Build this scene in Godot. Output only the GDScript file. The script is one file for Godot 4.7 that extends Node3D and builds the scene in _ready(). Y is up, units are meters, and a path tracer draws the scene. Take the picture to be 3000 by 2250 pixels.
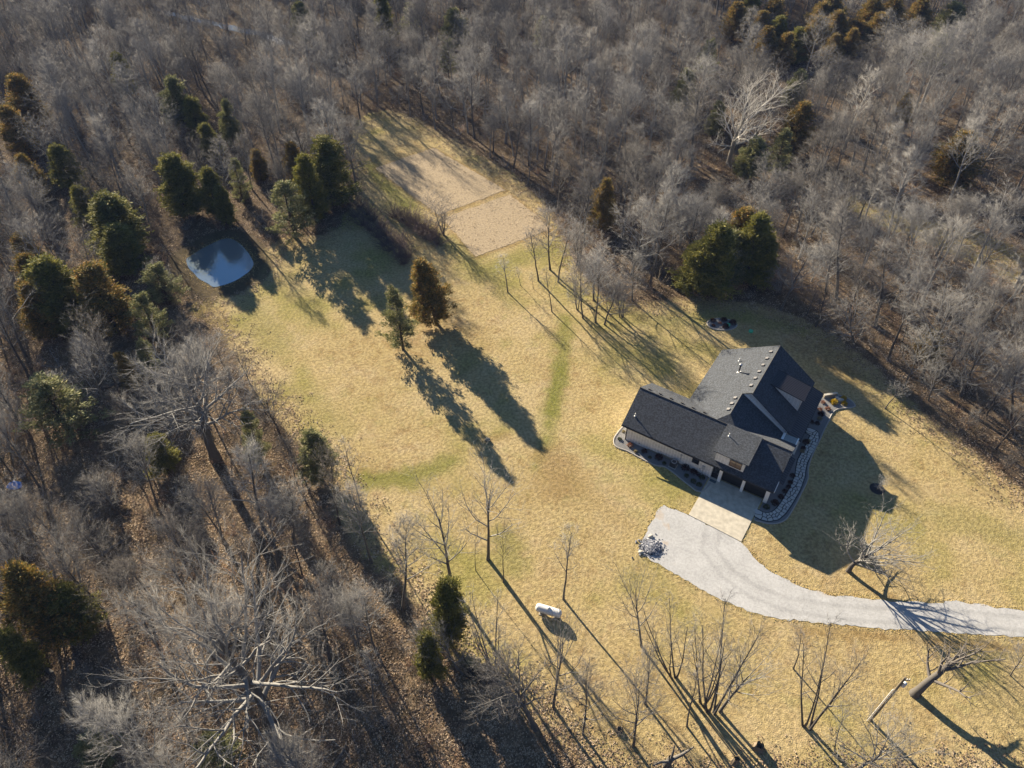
extends Node3D
# A farmhouse in a winter clearing, seen from the air. Metres, y up; the ground lies at y = 0.
var rng := RandomNumberGenerator.new()
var M := {}
var used := {}
var protos := []
var cedars := []
var bare_count := 0
var lawn_edge := PackedVector2Array([Vector2(-52.9, -98.4), Vector2(-47, -93.3), Vector2(-42.6, -86.9), Vector2(-38.3, -80.3), Vector2(-34, -74.8), Vector2(-29, -69.8), Vector2(-25.3, -66.2), Vector2(-22.7, -61.6), Vector2(-20.8, -56.8), Vector2(-18.1, -52.8), Vector2(-14.7, -49.1), Vector2(-11.1, -45.5), Vector2(-8.8, -42.6), Vector2(-5.5, -38.6), Vector2(-1.4, -35.6), Vector2(2.6, -32.8), Vector2(6.7, -29.1), Vector2(8.8, -25.1), Vector2(60.1, -25.7), Vector2(75, -52.4), Vector2(67.5, -62.1), Vector2(64.2, -69), Vector2(61, -74), Vector2(57.9, -80), Vector2(55.5, -86.6), Vector2(51.1, -93.3), Vector2(46.5, -98.8), Vector2(39.8, -101.8), Vector2(33.2, -103), Vector2(26.3, -102.9), Vector2(20.3, -100.9), Vector2(15.8, -101.7), Vector2(11.7, -110.3), Vector2(8.5, -120.8), Vector2(6.2, -131.4), Vector2(0.8, -141), Vector2(-5, -148.6), Vector2(-9.5, -153.7), Vector2(-15.9, -159.8), Vector2(-21.9, -167.1), Vector2(-27.8, -171.3), Vector2(-33.2, -170.2), Vector2(-36.2, -164.1), Vector2(-36.3, -155.3), Vector2(-32.2, -140.8), Vector2(-31.6, -130.4), Vector2(-32.4, -123.2), Vector2(-36.2, -119.7), Vector2(-41.2, -119.6), Vector2(-44.8, -116.2), Vector2(-43.4, -108), Vector2(-46.1, -102.2), Vector2(-50.3, -101.1)])
var far_plot := PackedVector2Array([Vector2(-29, -144.7), Vector2(-17.6, -153.7), Vector2(-1.9, -136.7), Vector2(-14.5, -127.2)])
var near_plot := PackedVector2Array([Vector2(-13.7, -126), Vector2(-1, -135), Vector2(7.2, -123.2), Vector2(-6.8, -113.7)])
var pond_edge := PackedVector2Array([Vector2(-57.8, -111.6), Vector2(-57.3, -112.8), Vector2(-56.2, -114.7), Vector2(-54.7, -116.6), Vector2(-53.4, -117.9), Vector2(-52.1, -118.3), Vector2(-50.5, -117.4), Vector2(-48.9, -115.7), Vector2(-47.1, -113.3), Vector2(-45.9, -111.1), Vector2(-45.6, -110), Vector2(-45.9, -108.3), Vector2(-46.6, -107), Vector2(-47.4, -105.8), Vector2(-48.5, -104.8), Vector2(-49.5, -104.2), Vector2(-50.8, -103.8), Vector2(-52.1, -104.8), Vector2(-53.9, -106), Vector2(-55.2, -107.5), Vector2(-56.7, -109.2)])
var drive_edge := PackedVector2Array([Vector2(28.47, -54.17), Vector2(22.65, -58.16), Vector2(19.7, -59.5), Vector2(18.65, -58.47), Vector2(17.57, -56.67), Vector2(16.62, -54.72), Vector2(15.79, -52.54), Vector2(16.99, -51.4), Vector2(18.88, -50.16), Vector2(20.54, -48.98), Vector2(22.43, -47.65), Vector2(24.28, -46.39), Vector2(27.37, -44.87), Vector2(30.32, -43.93), Vector2(33.06, -43.72), Vector2(37.16, -43.28), Vector2(41.72, -42.81), Vector2(45.7, -42.74), Vector2(52.48, -42.31), Vector2(57.75, -42.02), Vector2(68.59, -40.88), Vector2(70.57, -44.42), Vector2(59.31, -45.36), Vector2(56.51, -45.7), Vector2(54.06, -46.06), Vector2(51.91, -46.51), Vector2(49.08, -46.15), Vector2(44.86, -46.31), Vector2(41.72, -46.66), Vector2(37.33, -46.99), Vector2(34.86, -47.75), Vector2(32.48, -49.17), Vector2(30.73, -50.39), Vector2(29.62, -52.09), Vector2(28.77, -53.58)])
var stream_edge := PackedVector2Array([Vector2(-107.6, -237), Vector2(-100.2, -232.8), Vector2(-93.2, -229.2), Vector2(-85.9, -225.8), Vector2(-77.5, -221.4), Vector2(-70.7, -219.1), Vector2(-63.5, -214.4), Vector2(-60, -210.7), Vector2(-63.6, -210.5), Vector2(-70.3, -215.6), Vector2(-76.5, -217.9), Vector2(-85.4, -222.7), Vector2(-92.9, -226.6), Vector2(-100.5, -230.6)])
var grass_glade := PackedVector2Array([Vector2(66.8, -138.1), Vector2(70.6, -133.1), Vector2(78.3, -128.4), Vector2(85.9, -126.2), Vector2(95, -115.3), Vector2(89.2, -103.4), Vector2(83.8, -110.9), Vector2(76.1, -119.2), Vector2(68.2, -125.8), Vector2(63.2, -132.9)])
var island_edge := PackedVector2Array([Vector2(31.48, -96.02), Vector2(31.74, -96.5), Vector2(32.22, -96.94), Vector2(32.76, -97.18), Vector2(33.49, -97.3), Vector2(34.14, -97.27), Vector2(34.72, -97.15), Vector2(35.33, -96.93), Vector2(35.87, -96.59), Vector2(36.18, -96.13), Vector2(36.27, -95.74), Vector2(36.06, -95.27), Vector2(35.75, -94.96), Vector2(35.41, -94.72), Vector2(34.76, -94.46), Vector2(34.21, -94.41), Vector2(33.56, -94.41), Vector2(32.98, -94.48), Vector2(32.5, -94.57), Vector2(32.13, -94.73), Vector2(31.79, -95.07), Vector2(31.53, -95.56)])
var front_bed_edge := PackedVector2Array([Vector2(17.09, -74.81), Vector2(16.1, -73.67), Vector2(15.55, -72.94), Vector2(14.89, -71.97), Vector2(14.39, -71.13), Vector2(14.19, -70.43), Vector2(14.24, -69.69), Vector2(14.69, -69.14), Vector2(15.99, -68.52), Vector2(17.97, -67.07), Vector2(19.51, -66.12), Vector2(20.72, -65.87), Vector2(21.96, -64.61), Vector2(23.07, -63.26), Vector2(24.79, -61.79), Vector2(26.32, -64.34), Vector2(20.99, -67.55), Vector2(15.93, -70.81)])
var right_bed_edge := PackedVector2Array([Vector2(30.92, -57.68), Vector2(31.46, -57.27), Vector2(32.42, -56.95), Vector2(33.46, -56.97), Vector2(34.61, -57.43), Vector2(35.51, -58.33), Vector2(36.9, -60.29), Vector2(37.95, -61.89), Vector2(38.85, -63.26), Vector2(39.5, -64.51), Vector2(39.88, -65.92), Vector2(40.86, -67.95), Vector2(42.46, -70.5), Vector2(43.14, -71.53), Vector2(44.02, -73.01), Vector2(45.23, -74.82), Vector2(45.68, -75.6), Vector2(46.31, -76.46), Vector2(47.1, -77.06), Vector2(48.13, -77.31), Vector2(48.91, -77.39), Vector2(49.38, -77.5), Vector2(49.78, -77.71), Vector2(49.9, -77.87), Vector2(49.83, -78.51), Vector2(49.48, -79.1), Vector2(49.03, -79.53), Vector2(48.62, -79.76), Vector2(47.74, -80.09), Vector2(46.58, -79.93), Vector2(45.04, -79.63), Vector2(44.02, -79.08), Vector2(37.44, -68.51), Vector2(32.5, -60.15)])
var path_line := PackedVector2Array([Vector2(41.85, -72.71), Vector2(42.41, -72.36), Vector2(42.2, -71.44), Vector2(41.51, -70.29), Vector2(41.22, -69.8), Vector2(40.27, -68.45), Vector2(39.46, -67.2), Vector2(38.91, -65.9), Vector2(38.51, -64.77), Vector2(37.85, -63.52), Vector2(37.22, -62.42), Vector2(36.48, -61.4), Vector2(35.52, -60.07), Vector2(34.61, -58.95), Vector2(33.63, -58.14), Vector2(32.64, -57.9), Vector2(31.9, -58.11), Vector2(31.45, -58.45)])
var strokes := [[8.2, -97.1, 7.3, -86.4, 1.3, 0, 0.8], [7.3, -86.4, 5.2, -76.3, 1.3, 0, 1], [5.2, -76.3, 4.4, -70.4, 1.1, 0, 0.7], [4.4, -70.4, 2.9, -66.1, 0.7, 0, 0.4], [-19.7, -63.9, -13.4, -64.3, 1.6, 0, 0.9], [-13.4, -64.3, -8.2, -67.1, 1.3, 0, 0.8], [-42.2, -96, -37.6, -90.2, 3.4, 0, 0.5], [-0.6, -55.1, 0.3, -51.2, 1.7, 0, 0.6], [-10.4, -119.2, -6.8, -108.8, 2.5, 0, 0.5], [-30.6, -146.5, -21.7, -130.7, 1.6, 0, 0.8], [-21.7, -130.7, -10.8, -116, 1.3, 0, 0.6], [-6.3, -109.8, 7.1, -117.5, 1.9, 0, 0.6], [1.5, -154.8, 6.3, -136.5, 2.2, 0, 0.3], [5.7, -67.3, 6.5, -63.2, 2.8, 1, 0.7], [-3.7, -70.9, -0.9, -72.2, 0.9, 1, 0.6], [34.2, -46.9, 37.8, -46.9, 0.6, 1, 0.9], [32.4, -43.2, 44.6, -42.6, 0.5, 1, 0.7], [46.3, -42.2, 57.5, -41.5, 0.5, 1, 0.7], [36.3, -98.6, 45.6, -95.3, 1.5, 0, 0.5], [21, -97.3, 33.4, -97.6, 1.7, 0, 0.5], [44.8, -91.9, 50.8, -85, 1.7, 1, 0.5], [1.5, -94.3, 5.4, -96.1, 1.7, 2, 0.4], [54.8, -59.1, 62.2, -56.1, 2, 0, 0.4], [24.8, -59.7, 21.7, -56.5, 0.6, 1, 0.4], [29.8, -51.7, 28.8, -53.6, 0.6, 1, 0.6], [-9.4, -94.1, -5.5, -90.9, 2.2, 1, 0.3], [0, -81, 2, -73.5, 2.5, 2, 0.5], [-29, -144.7, -17.6, -153.7, 0.5, 1, 0.8], [-17.6, -153.7, -1.9, -136.7, 0.5, 1, 0.8], [-1.9, -136.7, -14.5, -127.2, 0.5, 1, 0.8], [-14.5, -127.2, -29, -144.7, 0.5, 1, 0.8], [-13.7, -126, -1, -135, 0.5, 1, 0.8], [-1, -135, 7.2, -123.2, 0.5, 1, 0.8], [7.2, -123.2, -6.8, -113.7, 0.4, 1, 0.8], [-6.8, -113.7, -13.7, -126, 0.4, 1, 0.8], [-54, -102, -47, -93.3, 2.4, 1, 0.5], [-42.5, -88.5, -35.8, -82.5, 2.2, 2, 0.5], [-12.6, -80.8, 0.1, -74.8, 3, 2, 0.4], [9.2, -63.9, 13.3, -58.4, 2.3, 1, 0.3], [-30, -79, -23.8, -72.4, 2, 0, 0.3]]
var named_trees := [
	[-0.9, -103.5, 7.3, 2, 0, -0.15, "slender leaning bare tree standing alone below the near garden plot"],
	[4.3, -106.8, 11.8, 2.7, 0, -0.12, "tall thin bare tree, leftmost of the grove below the garden plots"],
	[6.4, -110.1, 13.6, 3.9, 1, -0.1, "bare tree with hazy crown at the garden corner of the grove"],
	[7.7, -106.6, 15.2, 3.6, 0, 0, "tall straight bare tree beside the thin leftmost tree of the grove"],
	[6.4, -98.5, 8.5, 1.7, 0, -0.12, "small thin bare tree nearest the middle lawn, in front of the grove"],
	[1.2, -105.5, 4.1, 0.9, 0, -0.06, "whip-thin young tree left of the grove below the garden plots"],
	[3.4, -104.7, 3.2, 0.7, 0, -0.05, "shortest bare sapling left of the grove below the garden plots"],
	[11.4, -97, 12.5, 3.1, 1, -0.15, "tall bare tree with dark trunk on the house side of the grove"],
	[13.4, -95.9, 14.9, 3.6, 1, -0.03, "bare forked tree in the middle of three trunks facing the house"],
	[14.8, -95.4, 10.9, 3.6, 3, 0.12, "pale spreading tree leaning right at the front of the grove"],
	[17.5, -97.3, 8.9, 2.8, 2, -0.08, "small bushy grey-green bare tree under the grove"],
	[19.9, -101.7, 10, 3.5, 1, -0.07, "bare round-crowned tree at the right end of the grove"],
	[10.5, -99.3, 9.9, 2.3, 2, -0.09, "thin bare tree tucked behind the grove trunks"],
	[13.5, -101.7, 12.2, 3.5, 1, -0.07, "grey bare tree at the back of the grove"],
	[-19.1, -58.8, 13, 1.8, 0, 0.03, "single slim bare tree at the left rim of the lawn"],
	[-6.8, -47.7, 19.9, 4.4, 4, -0.05, "broad many-limbed bare tree rising over the olive cedar"],
	[-2.6, -51.2, 19.2, 4.2, 4, 0.04, "tall bare tree with forked pale limbs in the lower lawn"],
	[-4, -49.6, 9.5, 0.8, 0, 0, "thin crooked bare pole tree beside the tall forked lawn tree"],
	[-0.7, -48.1, 12.6, 1.7, 0, 0.06, "thin leaning bare tree left of the white gas tank"],
	[6.3, -46, 13.4, 2.3, 0, -0.02, "small open bare tree directly behind the white gas tank"],
	[14.7, -40.3, 18.6, 2.2, 4, -0.18, "slender bare tree between the gas tank and the gravel turnaround"],
	[-1.6, -37.3, 15.2, 2.6, 5, 0, "grey multi-stem bare tree below the olive cedar"],
	[-4.9, -36.9, 12, 2.9, 3, -0.39, "white-twigged bare tree leaning hard to the left past the cedars"],
	[2.9, -31.3, 17.9, 3.6, 6, -0.25, "old dead-topped tree with a thick leaning trunk at the bottom"],
	[4.8, -33.5, 20.4, 3.3, 4, -0.01, "forked bare tree below the gas tank with two rising stems"],
	[7.7, -30.8, 15.9, 2.7, 1, -0.03, "bushy bare tree at the bottom with twin dark trunks"],
	[17.6, -36.8, 16, 2, 5, -0.17, "bare tree with two thin stems left of the drive bend"],
	[14.4, -34, 14.8, 2.2, 0, -0.03, "open bare tree with crossing limbs at lower middle"],
	[12.7, -29.7, 17.1, 2.9, 1, -0.07, "grey bare tree with a dense hazy crown at lower middle"],
	[18.4, -31.7, 15, 1.4, 0, -0.16, "thin bare tree left of the big multi-stem clump"],
	[20.5, -33.9, 15.8, 2.4, 5, -0.21, "left stem group of the big bare clump below the drive"],
	[21.3, -33.2, 19, 4, 5, -0.13, "big many-stemmed bare clump below the gravel drive"],
	[22.1, -33.3, 13.8, 3.6, 4, 0.06, "bare tree leaning right out of the big clump"],
	[30.9, -38, 13.4, 1.9, 0, -0.14, "dark thin leaning tree just below the gravel drive"],
	[30.9, -31.8, 17.9, 4.1, 5, -0.19, "vase-shaped bare tree of five stems left of the wooden pole"],
	[32.9, -29.5, 14.2, 1.4, 0, -0.24, "thin wavy bare tree between the vase-shaped tree and the pole"],
	[34.7, -27.7, 12, 4.7, 3, -0.09, "bare tree bending right at the bottom right edge"],
	[43.1, -35.4, 11.5, 4.3, 8, 0.15, "thick-trunked old tree with broken limbs right of the pole"],
	[54.2, -37.6, 7.6, 1.8, 3, -0.13, "short leaning dark tree at the right edge below the drive"],
	[40.6, -50.3, 9.5, 6.6, 7, 0.12, "lone wide-spreading bare tree above the gravel drive"],
	[54.1, -77.4, 8, 2.2, 0, -0.01, "slim leaning bare tree alone on the lawn right of the porch"],
	[53.6, -90.7, 12, 5, 3, -0.29, "wide pale bare tree at the wood edge right of the house"],
	[45.1, -103.8, 6.7, 2.2, 2, -0.12, "small twisted bare tree at the wood edge above the island bed"],
	[48.2, -98.3, 8.7, 1.8, 0, -0.09, "thin bare tree at the wood edge behind the house gable"],
	[53.1, -104.6, 11.5, 4.1, 1, -0.17, "stout dark bare tree behind the house gable"],
	[54.6, -103.5, 17.8, 4.7, 9, -0.17, "tall bare tree with a pale leaning trunk behind the house gable"],
	[58.7, -95.7, 16.9, 5.5, 9, -0.29, "tall hazy bare tree right of the wide pale tree"],
	[58, -87.8, 18.2, 5.9, 9, -0.05, "tall vase-topped bare tree over the right lawn edge"],
	[61.7, -83.7, 17.9, 5.8, 9, -0.16, "big grey bare tree in the middle of the right wood edge"],
	[66.2, -80.2, 13.8, 6.4, 1, -0.17, "leaning round-crowned bare tree at the right wood edge"],
	[61, -79.1, 7.9, 2.8, 2, -0.18, "low bare tree in front of the right wood edge"],
	[71.2, -75.2, 15.2, 4.9, 1, -0.35, "bare tree at the far right end of the wood edge"],
	[-21.3, -169.7, 14.3, 6.3, 9, -0.03, "tall bare tree with dark trunk at the head of the garden meadow"],
	[-34.6, -163.4, 15.2, 5.8, 9, 0.04, "tall bare tree at the left head of the garden meadow"],
	[-9, -158.4, 18.9, 7.1, 9, -0.04, "tall double-trunked bare tree beside the garden meadow"],
	[2.9, -146.7, 14.3, 4.8, 9, -0.08, "dark-trunked bare tree at the corner of the garden meadow"],
	[-33.7, -143.5, 6.8, 1.5, 0, 0.08, "small thin tree left of the far garden plot"],
	[-4.7, -152.4, 12.4, 4.6, 9, -0.02, "straight bare tree along the right side of the garden meadow"],
	[-13.8, -162.3, 11.6, 2.8, 0, -0.01, "thin bare tree along the top side of the garden meadow"],
	[45.1, -148.6, 22, 8.9, 10, -0.05, "big white-limbed sycamore spreading above the grey wood"],
	[70.5, -153.8, 19.1, 3.7, 11, 0.03, "slim white-trunked tree in the grey wood right of the sycamore"],
	[16.2, -189.8, 12.3, 2.8, 11, -0.06, "thin white-stemmed tree in the wood behind the garden"],
	[-9.3, -184, 11.4, 3.6, 11, 0.12, "white crooked-limbed tree in the wood above the garden"],
	[-39.7, -66.2, 21.1, 8.2, 6, 0.03, "huge grey bare tree with a thick leaning trunk left of the lawn"],
	[-24.2, -31.1, 27, 9.5, 6, 0.06, "giant bare tree with long drooping limbs at lower left"],
	[-26.3, -53.2, 13.2, 2.7, 9, 0.04, "dark-trunked bare tree at the lower left rim of the lawn"],
	[-30.7, -55.3, 18.1, 3.4, 9, 0.15, "bare tree with greenish crown left of the lower lawn"],
	[-13, -120.3, 9.2, 3.9, 2, -0.01, "grey twiggy tree between the thicket and the near garden plot"]]
var cedar_spots := [[-105.1, -158.9, 11, 4.1, 1], [-101.5, -146.7, 10, 3.4, 1], [-87.9, -135.4, 8, 2.8, 0], [-92.5, -131.3, 8, 2.4, 1], [-73.5, -161.4, 10, 3.4, 2], [-68.6, -156.8, 8, 2.9, 0], [-62.9, -147.4, 7, 2.4, 0], [-60.5, -153.3, 9, 2, 2], [-62, -125.9, 11, 3.9, 0], [-55.9, -125.4, 9, 2.8, 0], [-52.9, -131.1, 8, 2.1, 2], [-51.1, -138.9, 6, 2, 1], [-42.9, -135.4, 9, 2.3, 1], [-35.3, -130.5, 12, 4.5, 0], [-37.3, -124.4, 12, 2.8, 0], [-40, -118.8, 10, 3.9, 2], [-78.6, -122.3, 7, 2.6, 0], [-69.4, -114.1, 10, 5.1, 0], [-66.6, -107.9, 8, 3.6, 0], [-80.8, -105.5, 8, 2.7, 1], [-75.1, -96.2, 10, 2.9, 1], [-69.1, -92.3, 12, 4.6, 0], [-72.2, -90.8, 9, 2.8, 1], [-62.8, -92.1, 11, 4.2, 1], [-55.5, -90, 8, 2.6, 2], [-56.8, -99, 7, 3.1, 2], [-55.2, -79.5, 6, 1.6, 1], [-53.2, -82.3, 6, 1.9, 2], [-60.9, -70.4, 9, 4.8, 2], [-45.5, -64.2, 6, 2.2, 0], [-33.2, -65.5, 9, 1.9, 2], [-24.9, -63.1, 8, 2.3, 2], [-48.5, -40.7, 12, 3, 1], [-46.6, -41.4, 8, 2.8, 0], [-50, -36.2, 8, 2, 0], [-27.9, -27.9, 5, 2.1, 2], [-39.6, -27.5, 5, 2.2, 2], [-35.1, -211.8, 11, 3, 0], [-16.3, -208.5, 9, 3.5, 2], [-28.7, -216, 8, 3.1, 2], [16.1, -123.2, 9, 2.3, 1], [58.9, -216.5, 9, 3.7, 1], [63.3, -222, 9, 3.8, 0], [64.4, -213.3, 8, 3.1, 1], [69.2, -219.5, 9, 4.3, 1], [63.7, -202.4, 8, 3.5, 1], [68.9, -209.8, 8, 3.1, 0], [67.8, -198, 8, 3, 1], [71.3, -201.5, 8, 3, 0], [74.2, -202.8, 8, 3.1, 1], [78.8, -210.2, 8, 3.7, 1], [85.7, -222.9, 9, 4.5, 1], [83.5, -220.5, 8, 4.4, 1], [85.3, -214.1, 8, 3.8, 1], [81, -201.2, 7, 2.6, 1], [86.4, -204.9, 7, 2.6, 1], [96.1, -220.6, 9, 4.5, 1], [95.9, -213.3, 8, 3.8, 1], [101.7, -220.8, 9, 4.5, 1], [109.2, -221.1, 9, 4, 1], [119.2, -221.9, 8, 4.1, 2], [106.9, -199.9, 8, 3.5, 2], [64.5, -175.3, 8, 2.5, 2], [59.4, -153.3, 10, 3.6, 1], [47.6, -142.1, 8, 3, 2], [53.5, -143.9, 9, 3, 2], [85.2, -163.4, 8, 2.2, 1], [87.8, -141, 10, 4.5, 1], [43.8, -160.9, 7, 2, 2], [38.1, -172, 9, 2.6, 2], [38.9, -112.1, 10, 3.4, 1], [39.8, -106.9, 12, 3.2, 0], [32.7, -103.8, 12, 4.1, 0], [30.9, -104.4, 9, 3.7, 0], [41.9, -106.6, 9, 2.9, 0], [36.6, -107, 9, 3.3, 2], [63.5, -88.2, 5, 2.1, 1], [6.6, -207.4, 8, 2.9, 2], [-16.9, -190.5, 8, 2.3, 2], [47.3, -192.8, 8, 2.8, 2], [-56.7, -211.9, 9, 3.1, 2], [-91.8, -177, 9, 2.4, 0], [-53.6, -123, 7, 2.1, 0]]
var lawn_cedars := [
	[-17, -88.8, 11.8, 3.1, 2, -0.03, "sparse lopsided cedar on the lawn, slimmer of the pair"],
	[-12.4, -95.4, 12.2, 3.6, 1, -0.16, "large dark bronze-tipped cedar on the middle lawn"],
	[-6.5, -40.4, 12.8, 2.8, 0, 0.02, "olive-green cedar at the lower edge of the lawn"],
	[-8.2, -36.5, 9.6, 1.9, 0, 0.01, "small bright green cedar under the olive cedar"]]
var thicket_spots := [[-32.1, -129.8], [-29.9, -129.6], [-30.2, -126.1], [-28.1, -127], [-28.3, -123.2], [-26.6, -124.9], [-26.6, -121.6], [-24.9, -122.4], [-24.9, -119.2], [-23.7, -120], [-23.5, -116.8], [-22.1, -117.8], [-22.2, -115.3], [-20.7, -118.1], [-20.3, -116.1], [-20.2, -113.4], [-18.8, -113.1], [-19.3, -111.2], [-22.8, -126.3], [-21.1, -124.8], [-19.5, -125.1], [-18.3, -124.3], [-18.2, -122.2], [-16.7, -122.6], [-17.1, -120.6], [-15.4, -121], [-15.6, -118.8], [-14.4, -119.4], [-13.9, -117.4], [-19.7, -123.4]]
var bed_shrubs := [
	[18.18, -68.52, 0.45, 0, "dark red shrub under the small window by the front wall"],
	[20.02, -67.42, 0.6, 0, "large dark red shrub left of the air conditioner"],
	[23.41, -65.73, 0.65, 0, "dark red shrub below the tall window"],
	[24.42, -64.99, 0.6, 0, "dark red shrub by the white meter box"],
	[18.82, -67.46, 0.3, 1, "low green shrub between two red shrubs in the front bed"],
	[20.65, -66.44, 0.35, 1, "low green shrub left of the air conditioner at the bed edge"],
	[23.31, -64.36, 0.38, 1, "round green shrub at the lawn side of the front bed"],
	[24.06, -63.43, 0.45, 1, "round green shrub, upper of two beside the driveway slab"],
	[24.77, -62.88, 0.45, 1, "round green shrub touching the driveway slab side of the bed"],
	[25.33, -64.06, 0.45, 1, "round green shrub nearest the side door"],
	[24.97, -64.46, 0.3, 0, "small dark shrub beside the meter box"],
	[15.02, -70.71, 0.35, 1, "small green conical shrub at the corner of the front bed"],
	[16.38, -69.56, 0.5, 3, "copper-red twiggy shrub near the house corner"],
	[17, -68.46, 0.3, 2, "small grey shrub at the corner of the front bed"],
	[15.72, -72.13, 0.3, 2, "tan grass clump beside the white side wall"],
	[37.45, -64.62, 0.42, 0, "dark shrub, first along the awning wall from the patio"],
	[36.9, -63.5, 0.38, 0, "dark shrub, second along the awning wall"],
	[36.43, -62.7, 0.38, 0, "dark shrub, third along the awning wall"],
	[35.81, -62.02, 0.4, 0, "dark shrub, fourth along the awning wall"],
	[35.05, -61.07, 0.45, 0, "dark shrub at the garage corner"],
	[34.07, -60.11, 0.55, 0, "large dark shrub inside the flagstone bend"],
	[32.82, -59.41, 0.5, 1, "round green shrub beside the driveway and flagstones"],
	[39.87, -68.89, 0.35, 2, "pale grass clump beside the upper flagstones"],
	[41.16, -70.78, 0.35, 2, "pale grass clump near the porch end"],
	[40.77, -70.58, 0.5, 0, "dark shrub below the flat canopy corner"],
	[40.13, -69.44, 0.4, 0, "dark shrub beside the canopy and flagstones"],
	[43.96, -75.11, 0.38, 2, "tan ring-shaped grass clump beside the porch"],
	[43.34, -74.15, 0.4, 0, "dark shrub in the porch bed, lower of two"],
	[44.37, -75.96, 0.5, 0, "dark shrub in the porch bed, upper of two"],
	[42.59, -74.4, 0.4, 0, "dark shrub close to the porch edge"],
	[46.94, -78.38, 0.6, 4, "yellow shrub nearest the porch"],
	[48.57, -79.19, 0.48, 4, "yellow shrub at the top of the rounded bed"],
	[48.41, -78.18, 0.48, 4, "yellow shrub at the rounded end of the bed"],
	[45.69, -77.03, 0.5, 3, "reddish twig shrub in the middle of the gravel by the porch"],
	[45.33, -78.39, 0.4, 3, "reddish twig shrub nearest the porch roof"],
	[44.5, -76.88, 0.4, 3, "reddish twig shrub at the shade line by the porch"],
	[32.56, -96.59, 0.5, 0, "dark brown shrub at the left of the island bed"],
	[34.37, -96.87, 0.6, 0, "dark red shrub at the top of the island bed"],
	[35.63, -96.11, 0.65, 0, "dark red shrub at the right of the island bed"],
	[34.29, -95.12, 0.6, 0, "dark red shrub in front of the green lid"],
	[33.56, -96.03, 0.35, 3, "small orange shrub in the middle of the island bed"],
	[32.43, -95.43, 0.35, 0, "small dark shrub at the lower left of the island bed"]]
var lid_in_bed := Vector3(34.79, 0, -95.63)
var lid_on_lawn := Vector3(38.18, 0, -94.1)
var slab_near := Vector3(45.71, 0, -79.4)
var slab_far := Vector3(47.72, 0, -79.85)
var rock_a := Vector3(47.6, 0, -79.27)
var rock_b := Vector3(47.98, 0, -78.91)
var sapling_spot := Vector3(48.05, 0, -62.63)
var mulch_spot := Vector3(48.13, 0, -62.74)
var tank_left := Vector3(3.34, 0.75, -44.47)
var tank_right := Vector3(5.68, 0.75, -43.74)
var pole_foot := Vector3(37.51, 0, -32.64)
var lawn_rock := Vector3(-3.29, 0, -70.23)
var blue_spot := Vector3(-64.33, 0, -61.27)
var stump_a := Vector3(25.29, 0, -29.66)
var stump_b := Vector3(11.46, 0, -31.21)
var stump_c := Vector3(22.6, 0, -28.22)
var snag_foot := Vector3(15.78, 0, -27.87)
var root_pile := Vector3(-2.31, 0, -36.82)
var dark_patch := Vector3(17.32, 0, -53.15)
var log_spot := Vector3(-17.92, 0, -35.04)
var wheel_line := PackedVector2Array([Vector2(25.43, -56.03), Vector2(24.27, -53.02), Vector2(25.94, -49.71), Vector2(28.67, -47.25), Vector2(32.27, -45.68), Vector2(36.79, -44.97), Vector2(41.74, -44.53), Vector2(47.96, -44.46), Vector2(53.3, -44.15), Vector2(58.53, -43.69), Vector2(65.86, -42.88)])
var house_at := Vector3(15.78, 0, -70.74)


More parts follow.
